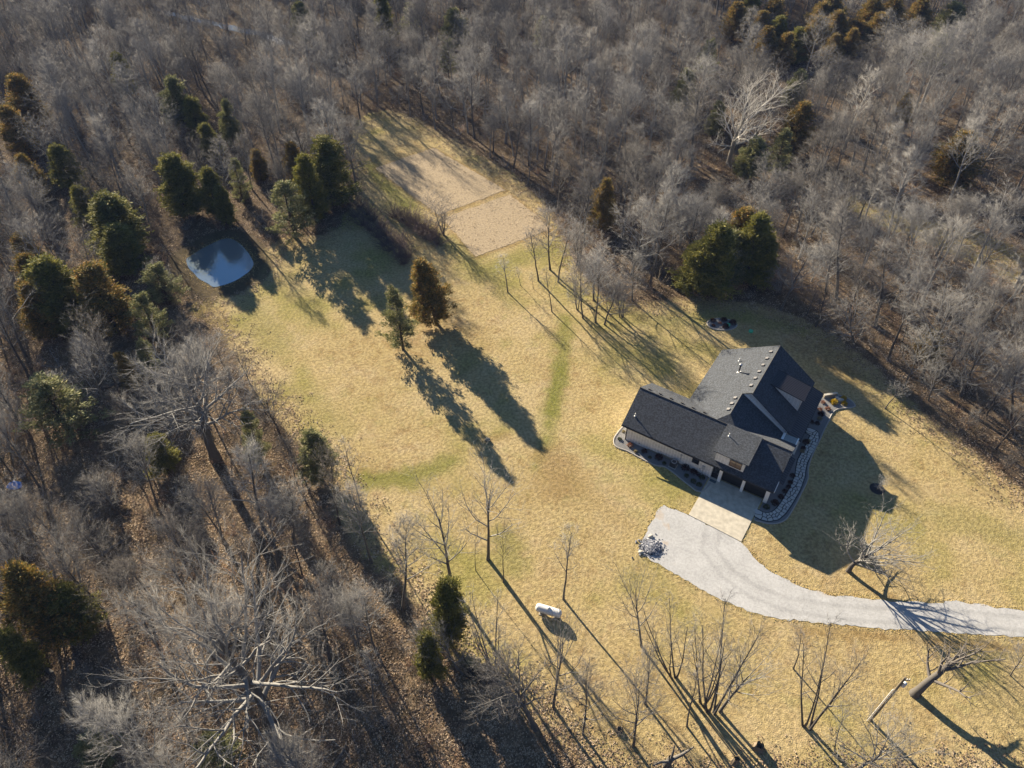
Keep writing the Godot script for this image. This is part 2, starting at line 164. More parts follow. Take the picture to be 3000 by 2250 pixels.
class Shape:
	var v := PackedVector3Array()
	var n := PackedVector3Array()
	var t := PackedVector2Array()
	var c := PackedColorArray()
	var i := PackedInt32Array()
	func mesh(m: Material) -> ArrayMesh:
		var a := []
		a.resize(Mesh.ARRAY_MAX)
		a[Mesh.ARRAY_VERTEX] = v
		a[Mesh.ARRAY_NORMAL] = n
		a[Mesh.ARRAY_INDEX] = i
		if t.size() == v.size():
			a[Mesh.ARRAY_TEX_UV] = t
		if c.size() == v.size():
			a[Mesh.ARRAY_COLOR] = c
		var out := ArrayMesh.new()
		out.add_surface_from_arrays(Mesh.PRIMITIVE_TRIANGLES, a)
		out.surface_set_material(0, m)
		return out
	func tri(a: Vector3, b: Vector3, d: Vector3) -> void:
		var k := v.size()
		var m := (d - a).cross(b - a).normalized()
		v.append_array([a, b, d])
		n.append_array([m, m, m])
		i.append_array([k, k + 1, k + 2])
	func quad(a: Vector3, b: Vector3, d: Vector3, e: Vector3) -> void:
		tri(a, b, d)
		tri(a, d, e)
	# a box given by its lowest corner and its size, with small chamfers left out
	func box(p: Vector3, s: Vector3) -> void:
		hull([p, p + Vector3(s.x, 0, 0), p + Vector3(s.x, 0, s.z), p + Vector3(0, 0, s.z)], Vector3(0, s.y, 0))
	# a straight prism on any flat outline
	func hull(ring: Array, up: Vector3) -> void:
		var k := ring.size()
		var m := Vector3.ZERO
		for j in k:
			m += ring[j].cross(ring[(j + 1) % k])
		var turned := m.dot(up) < 0
		var x: Vector3 = (ring[1] - ring[0]).normalized()
		var z := m.normalized()
		var y := z.cross(x)
		var flat := PackedVector2Array()
		for p in ring:
			flat.append(Vector2(p.dot(x), p.dot(y)))
		var idx := Geometry2D.triangulate_polygon(flat)
		for j in range(0, idx.size(), 3):
			var a: Vector3 = ring[idx[j]]
			var b: Vector3 = ring[idx[j + 1]]
			var d: Vector3 = ring[idx[j + 2]]
			var facing := (d - a).cross(b - a).dot(up) > 0
			if facing:
				tri(a + up, b + up, d + up)
				tri(a, d, b)
			else:
				tri(a + up, d + up, b + up)
				tri(a, b, d)
		for j in k:
			var a: Vector3 = ring[j]
			var b: Vector3 = ring[(j + 1) % k]
			if turned:
				quad(a, b, b + up, a + up)
			else:
				quad(b, a, a + up, b + up)
	func tube(pts: PackedVector3Array, rad: PackedFloat32Array, sides: int) -> void:
		var k := v.size()
		var last := pts.size() - 1
		var u := Vector3.ZERO
		for s in pts.size():
			var d := (pts[mini(s + 1, last)] - pts[maxi(s - 1, 0)]).normalized()
			if s == 0:
				u = d.cross(Vector3(0.31, 0.22, 0.93)).normalized()
			u = (u - d * u.dot(d)).normalized()
			var w := d.cross(u)
			for q in sides:
				var g := TAU * q / sides
				var m := u * cos(g) + w * sin(g)
				v.append(pts[s] + m * rad[s])
				n.append(m)
		for s in last:
			for q in sides:
				var a := k + s * sides + q
				var b := k + s * sides + (q + 1) % sides
				i.append_array([a, a + sides, b, b, a + sides, b + sides])
	func spike(a: Vector3, b: Vector3, r: float) -> void:
		var k := v.size()
		var d := (b - a).normalized()
		var u := d.cross(Vector3(0.31, 0.22, 0.93)).normalized()
		var w := d.cross(u)
		for q in 3:
			var m := u * cos(TAU * q / 3.0) + w * sin(TAU * q / 3.0)
			v.append(a + m * r)
			n.append(m)
		v.append(b)
		n.append(d)
		i.append_array([k, k + 3, k + 1, k + 1, k + 3, k + 2, k + 2, k + 3, k])
	# a small leaf spray: two faces with a fold
	func leaf(p: Vector3, d: Vector3, side: Vector3, m: Vector3, col: Color) -> void:
		var k := v.size()
		var f := d.cross(side).normalized()
		v.append_array([p - d * 0.5, p + side, p + d * 0.5, p - side])
		n.append_array([f, f, f, f])
		c.append_array([col, col, col, col])
		i.append_array([k, k + 1, k + 2, k, k + 2, k + 3])
	func lathe(profile: PackedVector2Array, sides: int, at := Vector3.ZERO) -> void:   # x = radius, y = height
		var k := v.size()
		var flip := -1.0 if profile[-1].y < profile[0].y else 1.0
		for s in profile.size():
			var a := profile[maxi(s - 1, 0)]
			var b := profile[mini(s + 1, profile.size() - 1)]
			var m := Vector2(b.y - a.y, a.x - b.x).normalized() * flip
			for q in sides:
				var g := TAU * q / sides
				v.append(at + Vector3(cos(g) * profile[s].x, profile[s].y, sin(g) * profile[s].x))
				n.append(Vector3(cos(g) * m.x, m.y, sin(g) * m.x))
		for s in profile.size() - 1:
			for q in sides:
				var a := k + s * sides + q
				var b := k + s * sides + (q + 1) % sides
				if flip > 0:
					i.append_array([a, b, a + sides, b, b + sides, a + sides])
				else:
					i.append_array([a, a + sides, b, b, a + sides, b + sides])


func numbered(called: String) -> String:
	used[called] = used.get(called, -1) + 1
	return called if used[called] == 0 else "%s_%03d" % [called, used[called]]


func tag(o: Node3D, label: String, category: String, group := "", kind := "") -> Node3D:
	if label: o.set_meta("label", label)
	if category: o.set_meta("category", category)
	if group: o.set_meta("group", group)
	if kind: o.set_meta("kind", kind)
	return o


func put(called: String, mesh: Mesh, parent: Node3D = null) -> MeshInstance3D:
	var o := MeshInstance3D.new()
	o.name = called if parent else numbered(called)
	o.mesh = mesh
	(parent if parent else self).add_child(o, true)
	return o


func thing(called: String, label: String, category: String, at := Vector3.ZERO, turn := 0.0, group := "") -> Node3D:
	var o := Node3D.new()
	o.name = numbered(called)
	add_child(o, true)
	o.position = at
	o.rotation.y = turn
	tag(o, label, category, group)
	return o


func structure(called: String, mesh: Mesh, label := "") -> MeshInstance3D:
	var o := put(called, mesh)
	tag(o, label, "", "", "structure")
	return o


func lin(r: float, g: float, b: float) -> Color:
	return Color(r, g, b).linear_to_srgb()


func noise(freq: float, octaves := 3, seed_ := 1, kind := FastNoiseLite.TYPE_SIMPLEX_SMOOTH) -> FastNoiseLite:
	var f := FastNoiseLite.new()
	f.noise_type = kind
	f.frequency = freq
	f.fractal_octaves = octaves
	f.seed = seed_
	return f


# a seamless grey tile from lo to hi
func grain(size: int, freq: float, octaves: int, seed_: int, lo: float, hi: float, freq2 := 0.0, share := 0.0) -> ImageTexture:
	var a := noise(freq, octaves, seed_).get_seamless_image(size, size).get_data()
	var b := noise(freq2, 2, seed_ + 9).get_seamless_image(size, size).get_data() if freq2 > 0 else a
	var out := PackedByteArray()
	out.resize(a.size())
	for k in a.size():
		out[k] = int(255.0 * lerpf(lo, hi, (a[k] * (1.0 - share) + b[k] * share) / 255.0))
	return ImageTexture.create_from_image(Image.create_from_data(size, size, false, Image.FORMAT_L8, out))


func mat(called: String, col: Color, rough := 0.9, tex: Texture2D = null, scale := 1.0, bump := 0.0) -> StandardMaterial3D:
	var m := StandardMaterial3D.new()
	m.resource_name = called
	m.albedo_color = col
	m.roughness = rough
	if tex:
		m.albedo_texture = tex
		m.uv1_triplanar = true
		m.uv1_world_triplanar = true
		m.uv1_scale = Vector3.ONE / scale
		if bump > 0:
			m.heightmap_enabled = true
			m.heightmap_texture = tex
			m.heightmap_scale = bump
	M[called] = m
	return m


func rv() -> Vector3:
	return Vector3(rng.randfn(), rng.randfn(), rng.randfn()) * 0.577


func r(a: float, b: float) -> float:
	return rng.randf_range(a, b)


# ---------------------------------------------------------------- bare trees
func grow(S: Shape, Cr: Shape, p: Vector3, d: Vector3, length: float, rad: float, lvl: int, C: Dictionary) -> void:
	var segs: int = [9, 6, 4, 3][lvl]
	var pts := PackedVector3Array([p])
	var rads := PackedFloat32Array([rad * (1.25 if lvl == 0 else 1.0)])
	var tip: float = C.tip if lvl == 0 else 0.3
	var dirs := PackedVector3Array([d])
	for s in segs:
		d = (d + rv() * C.wob[lvl] + Vector3.UP * C.up[lvl] + C.get("pull", Vector3.ZERO) * (0.12 if lvl == 0 else 0.03)).normalized()
		p += d * length / segs
		pts.append(p)
		dirs.append(d)
		rads.append(rad * lerpf(1.0, tip, (s + 1.0) / segs))
	(S if lvl == 0 else Cr).tube(pts, rads, [8, 5, 4, 3][lvl])
	if lvl == 3:
		for k in C.twigs:
			var f := r(0.1, 1.0) * segs
			var s := mini(int(f), segs - 1)
			var q := pts[s].lerp(pts[s + 1], f - s)
			var e := (dirs[s + 1] + rv() * 0.75 + Vector3.UP * 0.12).normalized()
			Cr.spike(q, q + e * r(0.5, 1.25) * C.twig, C.twig_r)
		Cr.spike(pts[segs], pts[segs] + dirs[segs] * C.twig, C.twig_r)
		return
	var kids: int = C.kids[lvl]
	var az := r(0, TAU)
	for k in kids:
		var tt := (k + r(0.1, 0.9)) / kids
		var t: float = lerpf(C.clear if lvl == 0 else 0.22, 1.0, tt)
		var f := t * segs
		var s := mini(int(f), segs - 1)
		var q := pts[s].lerp(pts[s + 1], f - s)
		var o := dirs[s + 1]
		az += 2.399 + r(-0.5, 0.5)
		var u := o.cross(Vector3(0.3, 0.2, 0.9)).normalized()
		var side := u * cos(az) + o.cross(u) * sin(az)
		var ang: float = lerpf(C.a0, C.a1, tt) if lvl == 0 else r(0.45, 0.95)
		var e := (o * cos(ang) + side * sin(ang)).normalized()
		var l := 0.0
		if lvl == 0:
			var shape: float = {"round": 0.6 + 0.5 * sin(PI * minf(tt + 0.12, 1.0)), "slender": 1.1 - 0.72 * tt, "vase": 0.75 + 0.4 * tt}[C.form]
			l = C.limb * shape * r(0.75, 1.2)
		else:
			l = length * (0.62 - 0.25 * t) * r(0.7, 1.25)
		if C.has("dead") and lvl == 0 and rng.randf() < C.dead:
			l *= 0.3
		grow(S, Cr, q, e, l, minf(rads[s] * 0.55, [0.26, 0.09, 0.034][lvl] * C.stout * l / ([5.0, 3.0, 1.5][lvl])), lvl + 1, C)


func bare_proto(C: Dictionary, seed_: int) -> Dictionary:
	rng.seed = seed_
	var S := Shape.new()
	var Cr := Shape.new()
	for k in C.get("stems", 1):
		var base := Vector3.ZERO if k == 0 else Vector3(r(-0.5, 0.5), 0, r(-0.5, 0.5))
		var away: Vector3 = Vector3(r(-1, 1), 0, r(-1, 1)) * C.get("splay", 0.0)
		grow(S, Cr, base - Vector3(0, 0.15, 0), (Vector3.UP + away).normalized(), C.h * r(0.85, 1.0), C.rad, 0, C)
	var top := 0.0
	var wide := 0.0
	for k in range(0, Cr.v.size(), 7):
		top = maxf(top, Cr.v[k].y)
		wide += Vector2(Cr.v[k].x, Cr.v[k].z).length()
	wide = wide / (Cr.v.size() / 7.0) * 1.75
	return {"trunk": S.mesh(M.bark), "crown": Cr.mesh(M.twig), "h": top, "w": wide}


func bare_protos() -> void:
	var base := {"h": 15.0, "rad": 0.19, "tip": 0.2, "clear": 0.32, "kids": [15, 6, 4], "wob": [0.06, 0.13, 0.2, 0.25], "up": [0.05, 0.07, 0.06, 0.04], "a0": 1.0, "a1": 0.45, "limb": 4.6, "form": "round", "twigs": 10, "twig": 0.85, "twig_r": 0.0065, "stout": 0.75}
	var d := func(change: Dictionary) -> Dictionary:
		var c := base.duplicate()
		c.merge(change, true)
		return c
	var list := {
		"slim": [d.call({"h": 9.0, "rad": 0.1, "kids": [11, 4, 3], "limb": 2.0, "form": "slender", "a0": 0.8, "a1": 0.4, "twigs": 5, "twig": 0.5, "clear": 0.4}), d.call({"h": 10.0, "rad": 0.11, "kids": [9, 5, 3], "limb": 2.6, "form": "vase", "a0": 0.7, "a1": 0.3, "twigs": 5, "twig": 0.5, "clear": 0.5, "wob": [0.12, 0.15, 0.2, 0.25]})],
		"round": [d.call({}), d.call({"clear": 0.25, "kids": [17, 6, 4], "limb": 5.2, "twigs": 10}), d.call({"clear": 0.4, "form": "vase", "a0": 0.8, "a1": 0.35, "limb": 4.8, "tip": 0.35})],
		"small": [d.call({"h": 6.0, "rad": 0.1, "clear": 0.2, "kids": [13, 6, 3], "limb": 2.6, "twigs": 8, "twig": 0.5}), d.call({"h": 6.5, "rad": 0.1, "clear": 0.2, "kids": [8, 6, 3], "limb": 2.8, "twigs": 7, "twig": 0.5, "stems": 3, "splay": 0.3, "form": "vase"})],
		"spread": [d.call({"h": 9.0, "rad": 0.19, "clear": 0.3, "kids": [13, 7, 4], "limb": 5.0, "a0": 1.2, "a1": 0.5, "wob": [0.16, 0.2, 0.25, 0.3], "tip": 0.4})],
		"yard": [d.call({"h": 13.0, "rad": 0.21, "clear": 0.3, "tip": 0.35, "kids": [11, 6, 3], "limb": 5.4, "form": "vase", "a0": 0.75, "a1": 0.3, "twigs": 5, "twig": 0.6}), d.call({"h": 12.0, "rad": 0.2, "clear": 0.25, "tip": 0.3, "kids": [10, 7, 3], "limb": 5.8, "form": "round", "a0": 0.85, "a1": 0.4, "twigs": 5, "twig": 0.6, "up": [0.05, 0.12, 0.08, 0.04]})],
		"multi": [d.call({"h": 9.5, "rad": 0.1, "clear": 0.35, "kids": [7, 4, 2], "limb": 2.4, "stems": 5, "splay": 0.42, "form": "slender", "a0": 0.7, "a1": 0.35, "twigs": 5, "twig": 0.5})],
		"old": [d.call({"h": 17.0, "rad": 0.5, "tip": 0.22, "clear": 0.36, "kids": [19, 8, 5], "limb": 7.2, "twigs": 14, "wob": [0.07, 0.2, 0.26, 0.3], "stout": 1.0}), d.call({"h": 18.0, "rad": 0.55, "tip": 0.25, "clear": 0.3, "kids": [20, 8, 5], "limb": 8.4, "a0": 1.35, "a1": 0.5, "twigs": 14, "wob": [0.08, 0.2, 0.28, 0.32], "stout": 1.05})],
		"lone": [d.call({"h": 4.6, "rad": 0.34, "tip": 0.6, "clear": 0.45, "kids": [13, 8, 5], "limb": 6.2, "a0": 1.25, "a1": 0.5, "form": "vase", "twigs": 8, "twig": 0.55, "wob": [0.2, 0.2, 0.28, 0.34], "stout": 1.0, "pull": Vector3(0.8, 0, 0.1)})],
		"snag": [d.call({"h": 7.0, "rad": 0.55, "tip": 0.45, "clear": 0.4, "kids": [8, 6, 3], "limb": 5.6, "a0": 1.15, "a1": 0.4, "form": "vase", "twigs": 5, "twig": 0.6, "wob": [0.2, 0.3, 0.3, 0.34], "stout": 1.3, "dead": 0.3, "pull": Vector3(0.9, 0, -0.3)})],
		"tall": [d.call({"h": 16.0, "rad": 0.22, "clear": 0.42, "kids": [15, 6, 4], "limb": 4.6, "form": "round", "a0": 0.8}), d.call({"h": 17.0, "rad": 0.2, "clear": 0.5, "kids": [13, 6, 4], "limb": 4.4, "form": "vase", "a0": 0.65, "a1": 0.3}), d.call({"h": 16.0, "rad": 0.18, "clear": 0.38, "kids": [15, 5, 4], "limb": 3.6, "form": "slender", "a0": 0.9})],
		"sycamore": [d.call({"h": 14.0, "rad": 0.55, "tip": 0.4, "clear": 0.28, "kids": [13, 9, 5], "limb": 9.0, "form": "vase", "a0": 1.3, "a1": 0.25, "twigs": 7, "wob": [0.08, 0.16, 0.24, 0.3], "stout": 3.4})],
		"birch": [d.call({"h": 16.0, "rad": 0.22, "clear": 0.42, "kids": [12, 5, 3], "limb": 3.4, "form": "slender", "a0": 0.75, "stout": 1.5})],
	}
	var s := 40
	for key in kind_names:
		var made := []
		for c in list[key]:
			s += 1
			made.append(bare_proto(c, s))
		protos.append(made)


var kind_names := ["slim", "round", "small", "spread", "yard", "multi", "old", "lone", "snag", "tall", "sycamore", "birch"]


func plant(called: String, P: Dictionary, at: Vector3, h: float, w: float, yaw: float, lean: float, bark: Material, twig: Material, label: String, category: String, group: String) -> Node3D:
	var o := Node3D.new()
	o.name = numbered(called)
	add_child(o, true)
	o.basis = Basis(Vector3(0, 0, 1), -atan(lean)) * Basis(Vector3.UP, yaw) * Basis.from_scale(Vector3(w, h, w))
	o.position = at
	tag(o, label, category, group)
	put("trunk", P.trunk, o).set_surface_override_material(0, bark)
	put("crown", P.crown, o).set_surface_override_material(0, twig)
	return o


# ---------------------------------------------------------------- cedars
func cedar_proto(seed_: int, cols: Array, thin := 1.0) -> Dictionary:
	rng.seed = seed_
	var S := Shape.new()
	var F := Shape.new()
	var pts := PackedVector3Array()
	var rad := PackedFloat32Array()
	for k in 8:
		pts.append(Vector3(r(-0.06, 0.06) * k * 0.3, 9.6 * k / 7.0 - 0.1, r(-0.06, 0.06) * k * 0.3))
		rad.append(lerpf(0.2, 0.02, k / 7.0))
	S.tube(pts, rad, 7)
	var lob := []
	for k in 9:
		lob.append(r(0.62, 1.2))
	for k in 230:
		var t := pow(rng.randf(), 0.85) * 0.9 + 0.08
		var az := r(0, TAU)
		var y := t * 10.0
		var R: float = 2.7 * pow(1.02 - t, 0.55) * minf(1.0, 0.5 + t * 2.4) * lob[(int(az / TAU * 5) + int(t * 4) * 2) % 9] * r(0.7, 1.08)
		var out := Vector3(cos(az), 0, sin(az))
		var a := Vector3(0, y - R * 0.25, 0)
		var b := out * R + Vector3(0, y + R * 0.18, 0)
		S.spike(a, b, 0.03)
		if rng.randf() > thin:
			continue
		var tone := rng.randf()
		for q in int(8 + R * 7):
			var f := r(0.3, 1.05)
			var p := a.lerp(b, f) + rv() * 0.28
			for z in 7:
				var d := (out * 0.8 + Vector3.UP * 0.75 + rv() * 0.8).normalized()
				var side := d.cross(rv()).normalized()
				var col: Color = cols[0].lerp(cols[1], clampf(tone * 0.7 + rng.randf() * 0.45, 0, 1))
				if rng.randf() < cols[3]:
					col = cols[2]
				F.leaf(p + rv() * 0.2, d * r(0.2, 0.4), side * r(0.03, 0.06), (out * 0.6 + Vector3.UP * 0.5 + rv() * 0.5).normalized(), col)
	return {"trunk": S.mesh(M.cedar_bark), "crown": F.mesh(M.leaf)}


func ball_proto(seed_: int, cols: Array, leaves: int, size: float, twiggy := 0.0) -> Shape:   # a low shrub one metre in radius
	rng.seed = seed_
	var F := Shape.new()
	for k in leaves:
		var d := rv().normalized()
		d.y = absf(d.y) * 1.1 - 0.12
		var p := d * pow(rng.randf(), 0.35) * r(0.8, 1.05) + Vector3(0, 0.15, 0)
		F.leaf(p, (d + rv() * 0.6 + Vector3.UP * 0.3).normalized() * size * r(0.7, 1.3), rv().normalized() * size * 0.3, (d + rv() * 0.3).normalized(), cols[0].lerp(cols[1], rng.randf()))
	return F


func twig_bush(seed_: int, stems: int, twigs: int, h: float, rr: float) -> Shape:
	rng.seed = seed_
	var S := Shape.new()
	for k in stems:
		var az := r(0, TAU)
		var foot := Vector3(cos(az), 0, sin(az)) * r(0, 0.25)
		var d := (Vector3(cos(az), 0, sin(az)) * r(0.1, 1.1) + Vector3.UP).normalized()
		var p := foot
		for s in 4:
			var d2 := (d + rv() * 0.25).normalized()
			var e := p + d2 * h * 0.27
			S.spike(p, e + d2 * 0.1, rr * (1.0 - s * 0.2))
			for q in twigs:
				var w := p.lerp(e, rng.randf())
				S.spike(w, w + (d2 + rv() * 0.9).normalized() * r(0.25, 0.7) * h * 0.3, rr * 0.55)
			p = e
	return S


# ---------------------------------------------------------------- flat sheets
func sheet(poly: PackedVector2Array, y: float, m: Material) -> ArrayMesh:
	var S := Shape.new()
	for p in poly:
		S.v.append(Vector3(p.x, y, p.y))
		S.n.append(Vector3.UP)
	S.i = Geometry2D.triangulate_polygon(poly)
	if S.i.is_empty():
		print("crossing outline of ", poly.size())
		S.i = Geometry2D.triangulate_delaunay(poly)
	for k in range(0, S.i.size(), 3):
		if (S.v[S.i[k + 2]] - S.v[S.i[k]]).cross(S.v[S.i[k + 1]] - S.v[S.i[k]]).y < 0:
			var q := S.i[k + 1]
			S.i[k + 1] = S.i[k + 2]
			S.i[k + 2] = q
	return S.mesh(m)


func ragged(poly: PackedVector2Array, step: float, amount: float, seed_: int) -> PackedVector2Array:
	rng.seed = seed_
	var out := PackedVector2Array()
	for k in poly.size():
		var a := poly[k]
		var b := poly[(k + 1) % poly.size()]
		var m := maxi(1, int(a.distance_to(b) / step))
		for s in m:
			out.append(a.lerp(b, float(s) / m) + Vector2(rng.randfn(), rng.randfn()) * amount)
	return out


func smooth(poly: PackedVector2Array) -> PackedVector2Array:
	var out := PackedVector2Array()
	var k := poly.size()
	for j in k:
		for s in 3:
			out.append(poly[j].cubic_interpolate(poly[(j + 1) % k], poly[(j + k - 1) % k], poly[(j + 2) % k], s / 3.0))
	return out


# ---------------------------------------------------------------- the ground and what grows flat on it
const X0 := -250.0
const Z0 := -320.0
const GW := 500
const GD := 360


func mask(polys: Array) -> PackedFloat32Array:
	var raw := PackedByteArray()
	raw.resize(GW * GD)
	for poly in polys:
		var lo := Vector2(1e9, 1e9)
		var hi := -lo
		for p in poly:
			lo = lo.min(p)
			hi = hi.max(p)
		for j in range(maxi(0, int(lo.y - Z0)), mini(GD, int(hi.y - Z0) + 2)):
			for k in range(maxi(0, int(lo.x - X0)), mini(GW, int(hi.x - X0) + 2)):
				if Geometry2D.is_point_in_polygon(Vector2(X0 + k + 0.5, Z0 + j + 0.5), poly):
					raw[j * GW + k] = 255
	var im := Image.create_from_data(GW, GD, false, Image.FORMAT_L8, raw)
	im.resize(GW / 2, GD / 2, Image.INTERPOLATE_BILINEAR)
	im.resize(GW * 2, GD * 2, Image.INTERPOLATE_CUBIC)
	var bytes := im.get_data()
	var out := PackedFloat32Array()
	out.resize(bytes.size())
	for k in bytes.size():
		out[k] = bytes[k] / 255.0
	return out


func bytes_of(freq: float, octaves: int, seed_: int) -> PackedByteArray:
	return noise(freq, octaves, seed_).get_image(GW * 2, GD * 2).get_data()


func ground_map() -> ImageTexture:
	var W := GW * 2
	var lawn := mask([lawn_edge])
	var plots := mask([far_plot, near_plot])
	var glade := mask([grass_glade])
	var pond := mask(Geometry2D.offset_polygon(pond_edge, 3.5))
	var n1 := bytes_of(0.018, 4, 3)
	var n2 := bytes_of(0.05, 4, 5)
	var n3 := bytes_of(0.16, 3, 7)
	var n4 := bytes_of(0.4, 2, 8)
	var kinds := [PackedFloat32Array(), PackedFloat32Array(), PackedFloat32Array()]
	for k in 3:
		kinds[k].resize(W * GD * 2)
	for s in strokes:
		var a := Vector2(s[0], s[1])
		var b := Vector2(s[2], s[3])
		var rr: float = s[4]
		for j in range(int((minf(a.y, b.y) - rr * 2 - Z0) * 2), int((maxf(a.y, b.y) + rr * 2 - Z0) * 2)):
			for k in range(int((minf(a.x, b.x) - rr * 2 - X0) * 2), int((maxf(a.x, b.x) + rr * 2 - X0) * 2)):
				if j < 0 or k < 0 or j >= GD * 2 or k >= W:
					continue
				var p := Vector2(X0 + k * 0.5, Z0 + j * 0.5)
				var dist := p.distance_to(Geometry2D.get_closest_point_to_segment(p, a, b))
				var f: float = s[6] * smoothstep(rr * 1.7, rr * 0.3, dist + (n3[j * W + k] - 128) / 128.0 * rr * 0.9)
				kinds[int(s[5])][j * W + k] = maxf(kinds[int(s[5])][j * W + k], f)
	var tan_ := Vector3(0.63, 0.495, 0.25)
	var pale := Vector3(0.72, 0.575, 0.34)
	var green := Vector3(0.36, 0.345, 0.09)
	var brown := Vector3(0.34, 0.215, 0.085)
	var leaf := Vector3(0.27, 0.195, 0.12)
	var leaf_light := Vector3(0.42, 0.32, 0.22)
	var leaf_dark := Vector3(0.13, 0.095, 0.062)
	var lush := Vector3(0.25, 0.265, 0.055)
	var straw := Vector3(0.58, 0.44, 0.26)
	var bank := Vector3(0.13, 0.105, 0.06)
	var out := PackedByteArray()
	out.resize(W * GD * 2 * 3)
	for k in W * GD * 2:
		var a := n1[k] / 255.0
		var b := n2[k] / 255.0
		var c := n3[k] / 255.0
		var d := n4[k] / 255.0
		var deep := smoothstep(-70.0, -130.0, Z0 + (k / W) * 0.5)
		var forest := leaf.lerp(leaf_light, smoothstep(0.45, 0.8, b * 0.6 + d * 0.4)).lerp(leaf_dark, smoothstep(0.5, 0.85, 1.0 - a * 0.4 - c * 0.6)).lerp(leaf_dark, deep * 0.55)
		var g := smoothstep(0.48, 0.78, a * 0.5 + b * 0.5)
		var grass := tan_.lerp(pale, smoothstep(0.45, 0.8, c * 0.5 + (1.0 - b) * 0.5)).lerp(green, g * 0.55)
		grass = grass.lerp(brown, smoothstep(0.5, 0.8, (1.0 - a) * 0.3 + c * 0.35 + d * 0.35) * 0.65).lerp(green, smoothstep(0.5, 0.72, c * 0.5 + a * 0.3 + (1.0 - d) * 0.2) * 0.4)
		grass = grass.lerp(lush, kinds[0][k] * (0.65 + 0.45 * c)).lerp(brown, kinds[1][k] * (0.5 + 0.5 * c)).lerp(pale, kinds[2][k])
		var edge := smoothstep(0.32, 0.68, lawn[k] + (b - 0.5) * 0.7 + (c - 0.5) * 0.45)
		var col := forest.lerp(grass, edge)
		col = col.lerp(grass.lerp(green, 0.35), smoothstep(0.4, 0.75, glade[k] + (c - 0.5) * 0.6) * 0.85)
		col = col.lerp(straw.lerp(brown, smoothstep(0.55, 0.8, d * 0.5 + c * 0.5) * 0.45), smoothstep(0.4, 0.62, plots[k] + (d - 0.5) * 0.3))
		col = col.lerp(bank, smoothstep(0.2, 0.7, pond[k] + (c - 0.5) * 0.5) * 0.75)
		var q := Color(col.x, col.y, col.z).linear_to_srgb()
		out[k * 3] = int(clampf(q.r, 0, 1) * 255)
		out[k * 3 + 1] = int(clampf(q.g, 0, 1) * 255)
		out[k * 3 + 2] = int(clampf(q.b, 0, 1) * 255)
	return ImageTexture.create_from_image(Image.create_from_data(W, GD * 2, false, Image.FORMAT_RGB8, out))


func ground() -> void:
	var tile := grain(1024, 0.07, 3, 21, 0.5, 1.0, 0.24, 0.5)
	var m := StandardMaterial3D.new()
	m.resource_name = "winter ground"
	m.roughness = 1.0
	m.metallic_specular = 0.2
	m.albedo_texture = tile
	m.heightmap_enabled = true
	m.heightmap_texture = tile
	m.heightmap_scale = 15.0
	m.uv1_scale = Vector3(1.0 / 43.0, 1.0 / 43.0, 1)
	m.detail_enabled = true
	m.detail_blend_mode = BaseMaterial3D.BLEND_MODE_MUL
	m.detail_uv_layer = BaseMaterial3D.DETAIL_UV_2
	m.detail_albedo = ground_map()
	M.ground = m
	var S := Shape.new()
	var uv2 := PackedVector2Array()
	var xs := [-700.0, X0, X0 + GW, 700.0]
	var zs := [-800.0, Z0, Z0 + GD, 400.0]
	for z in zs:
		for x in xs:
			S.v.append(Vector3(x, 0, z))
			S.n.append(Vector3.UP)
			S.t.append(Vector2(x, z))
			uv2.append(Vector2(clampf((x - X0) / GW, 0.003, 0.997), clampf((z - Z0) / GD, 0.003, 0.997)))
	for j in 3:
		for k in 3:
			var a := j * 4 + k
			S.i.append_array([a, a + 1, a + 4, a + 1, a + 5, a + 4])
	var arr := []
	arr.resize(Mesh.ARRAY_MAX)
	arr[Mesh.ARRAY_VERTEX] = S.v
	arr[Mesh.ARRAY_NORMAL] = S.n
	arr[Mesh.ARRAY_TEX_UV] = S.t
	arr[Mesh.ARRAY_TEX_UV2] = uv2
	arr[Mesh.ARRAY_INDEX] = S.i
	var am := ArrayMesh.new()
	am.add_surface_from_arrays(Mesh.PRIMITIVE_TRIANGLES, arr)
	am.surface_set_material(0, m)
	structure("ground", am, "dry winter lawn and leaf-strewn woodland floor")


func stuff_copies(called: String, mesh: Mesh, at: Array, cols: Array, parent: Node3D = null) -> MultiMeshInstance3D:
	var mm := MultiMesh.new()
	mm.transform_format = MultiMesh.TRANSFORM_3D
	mm.use_colors = cols.size() > 0
	mm.mesh = mesh
	mm.instance_count = at.size()
	for k in at.size():
		mm.set_instance_transform(k, at[k])
		if cols.size():
			mm.set_instance_color(k, cols[k])
	var o := MultiMeshInstance3D.new()
	o.name = called if parent else numbered(called)
	o.multimesh = mm
	(parent if parent else self).add_child(o, true)
	o.set_meta("kind", "stuff")
	return o


func in_view(p: Vector2, margin: float) -> bool:
	return absf(p.x) < 0.69 * sqrt(p.y * p.y + 6400.0) + margin and p.y < margin * 0.2 - 20.0


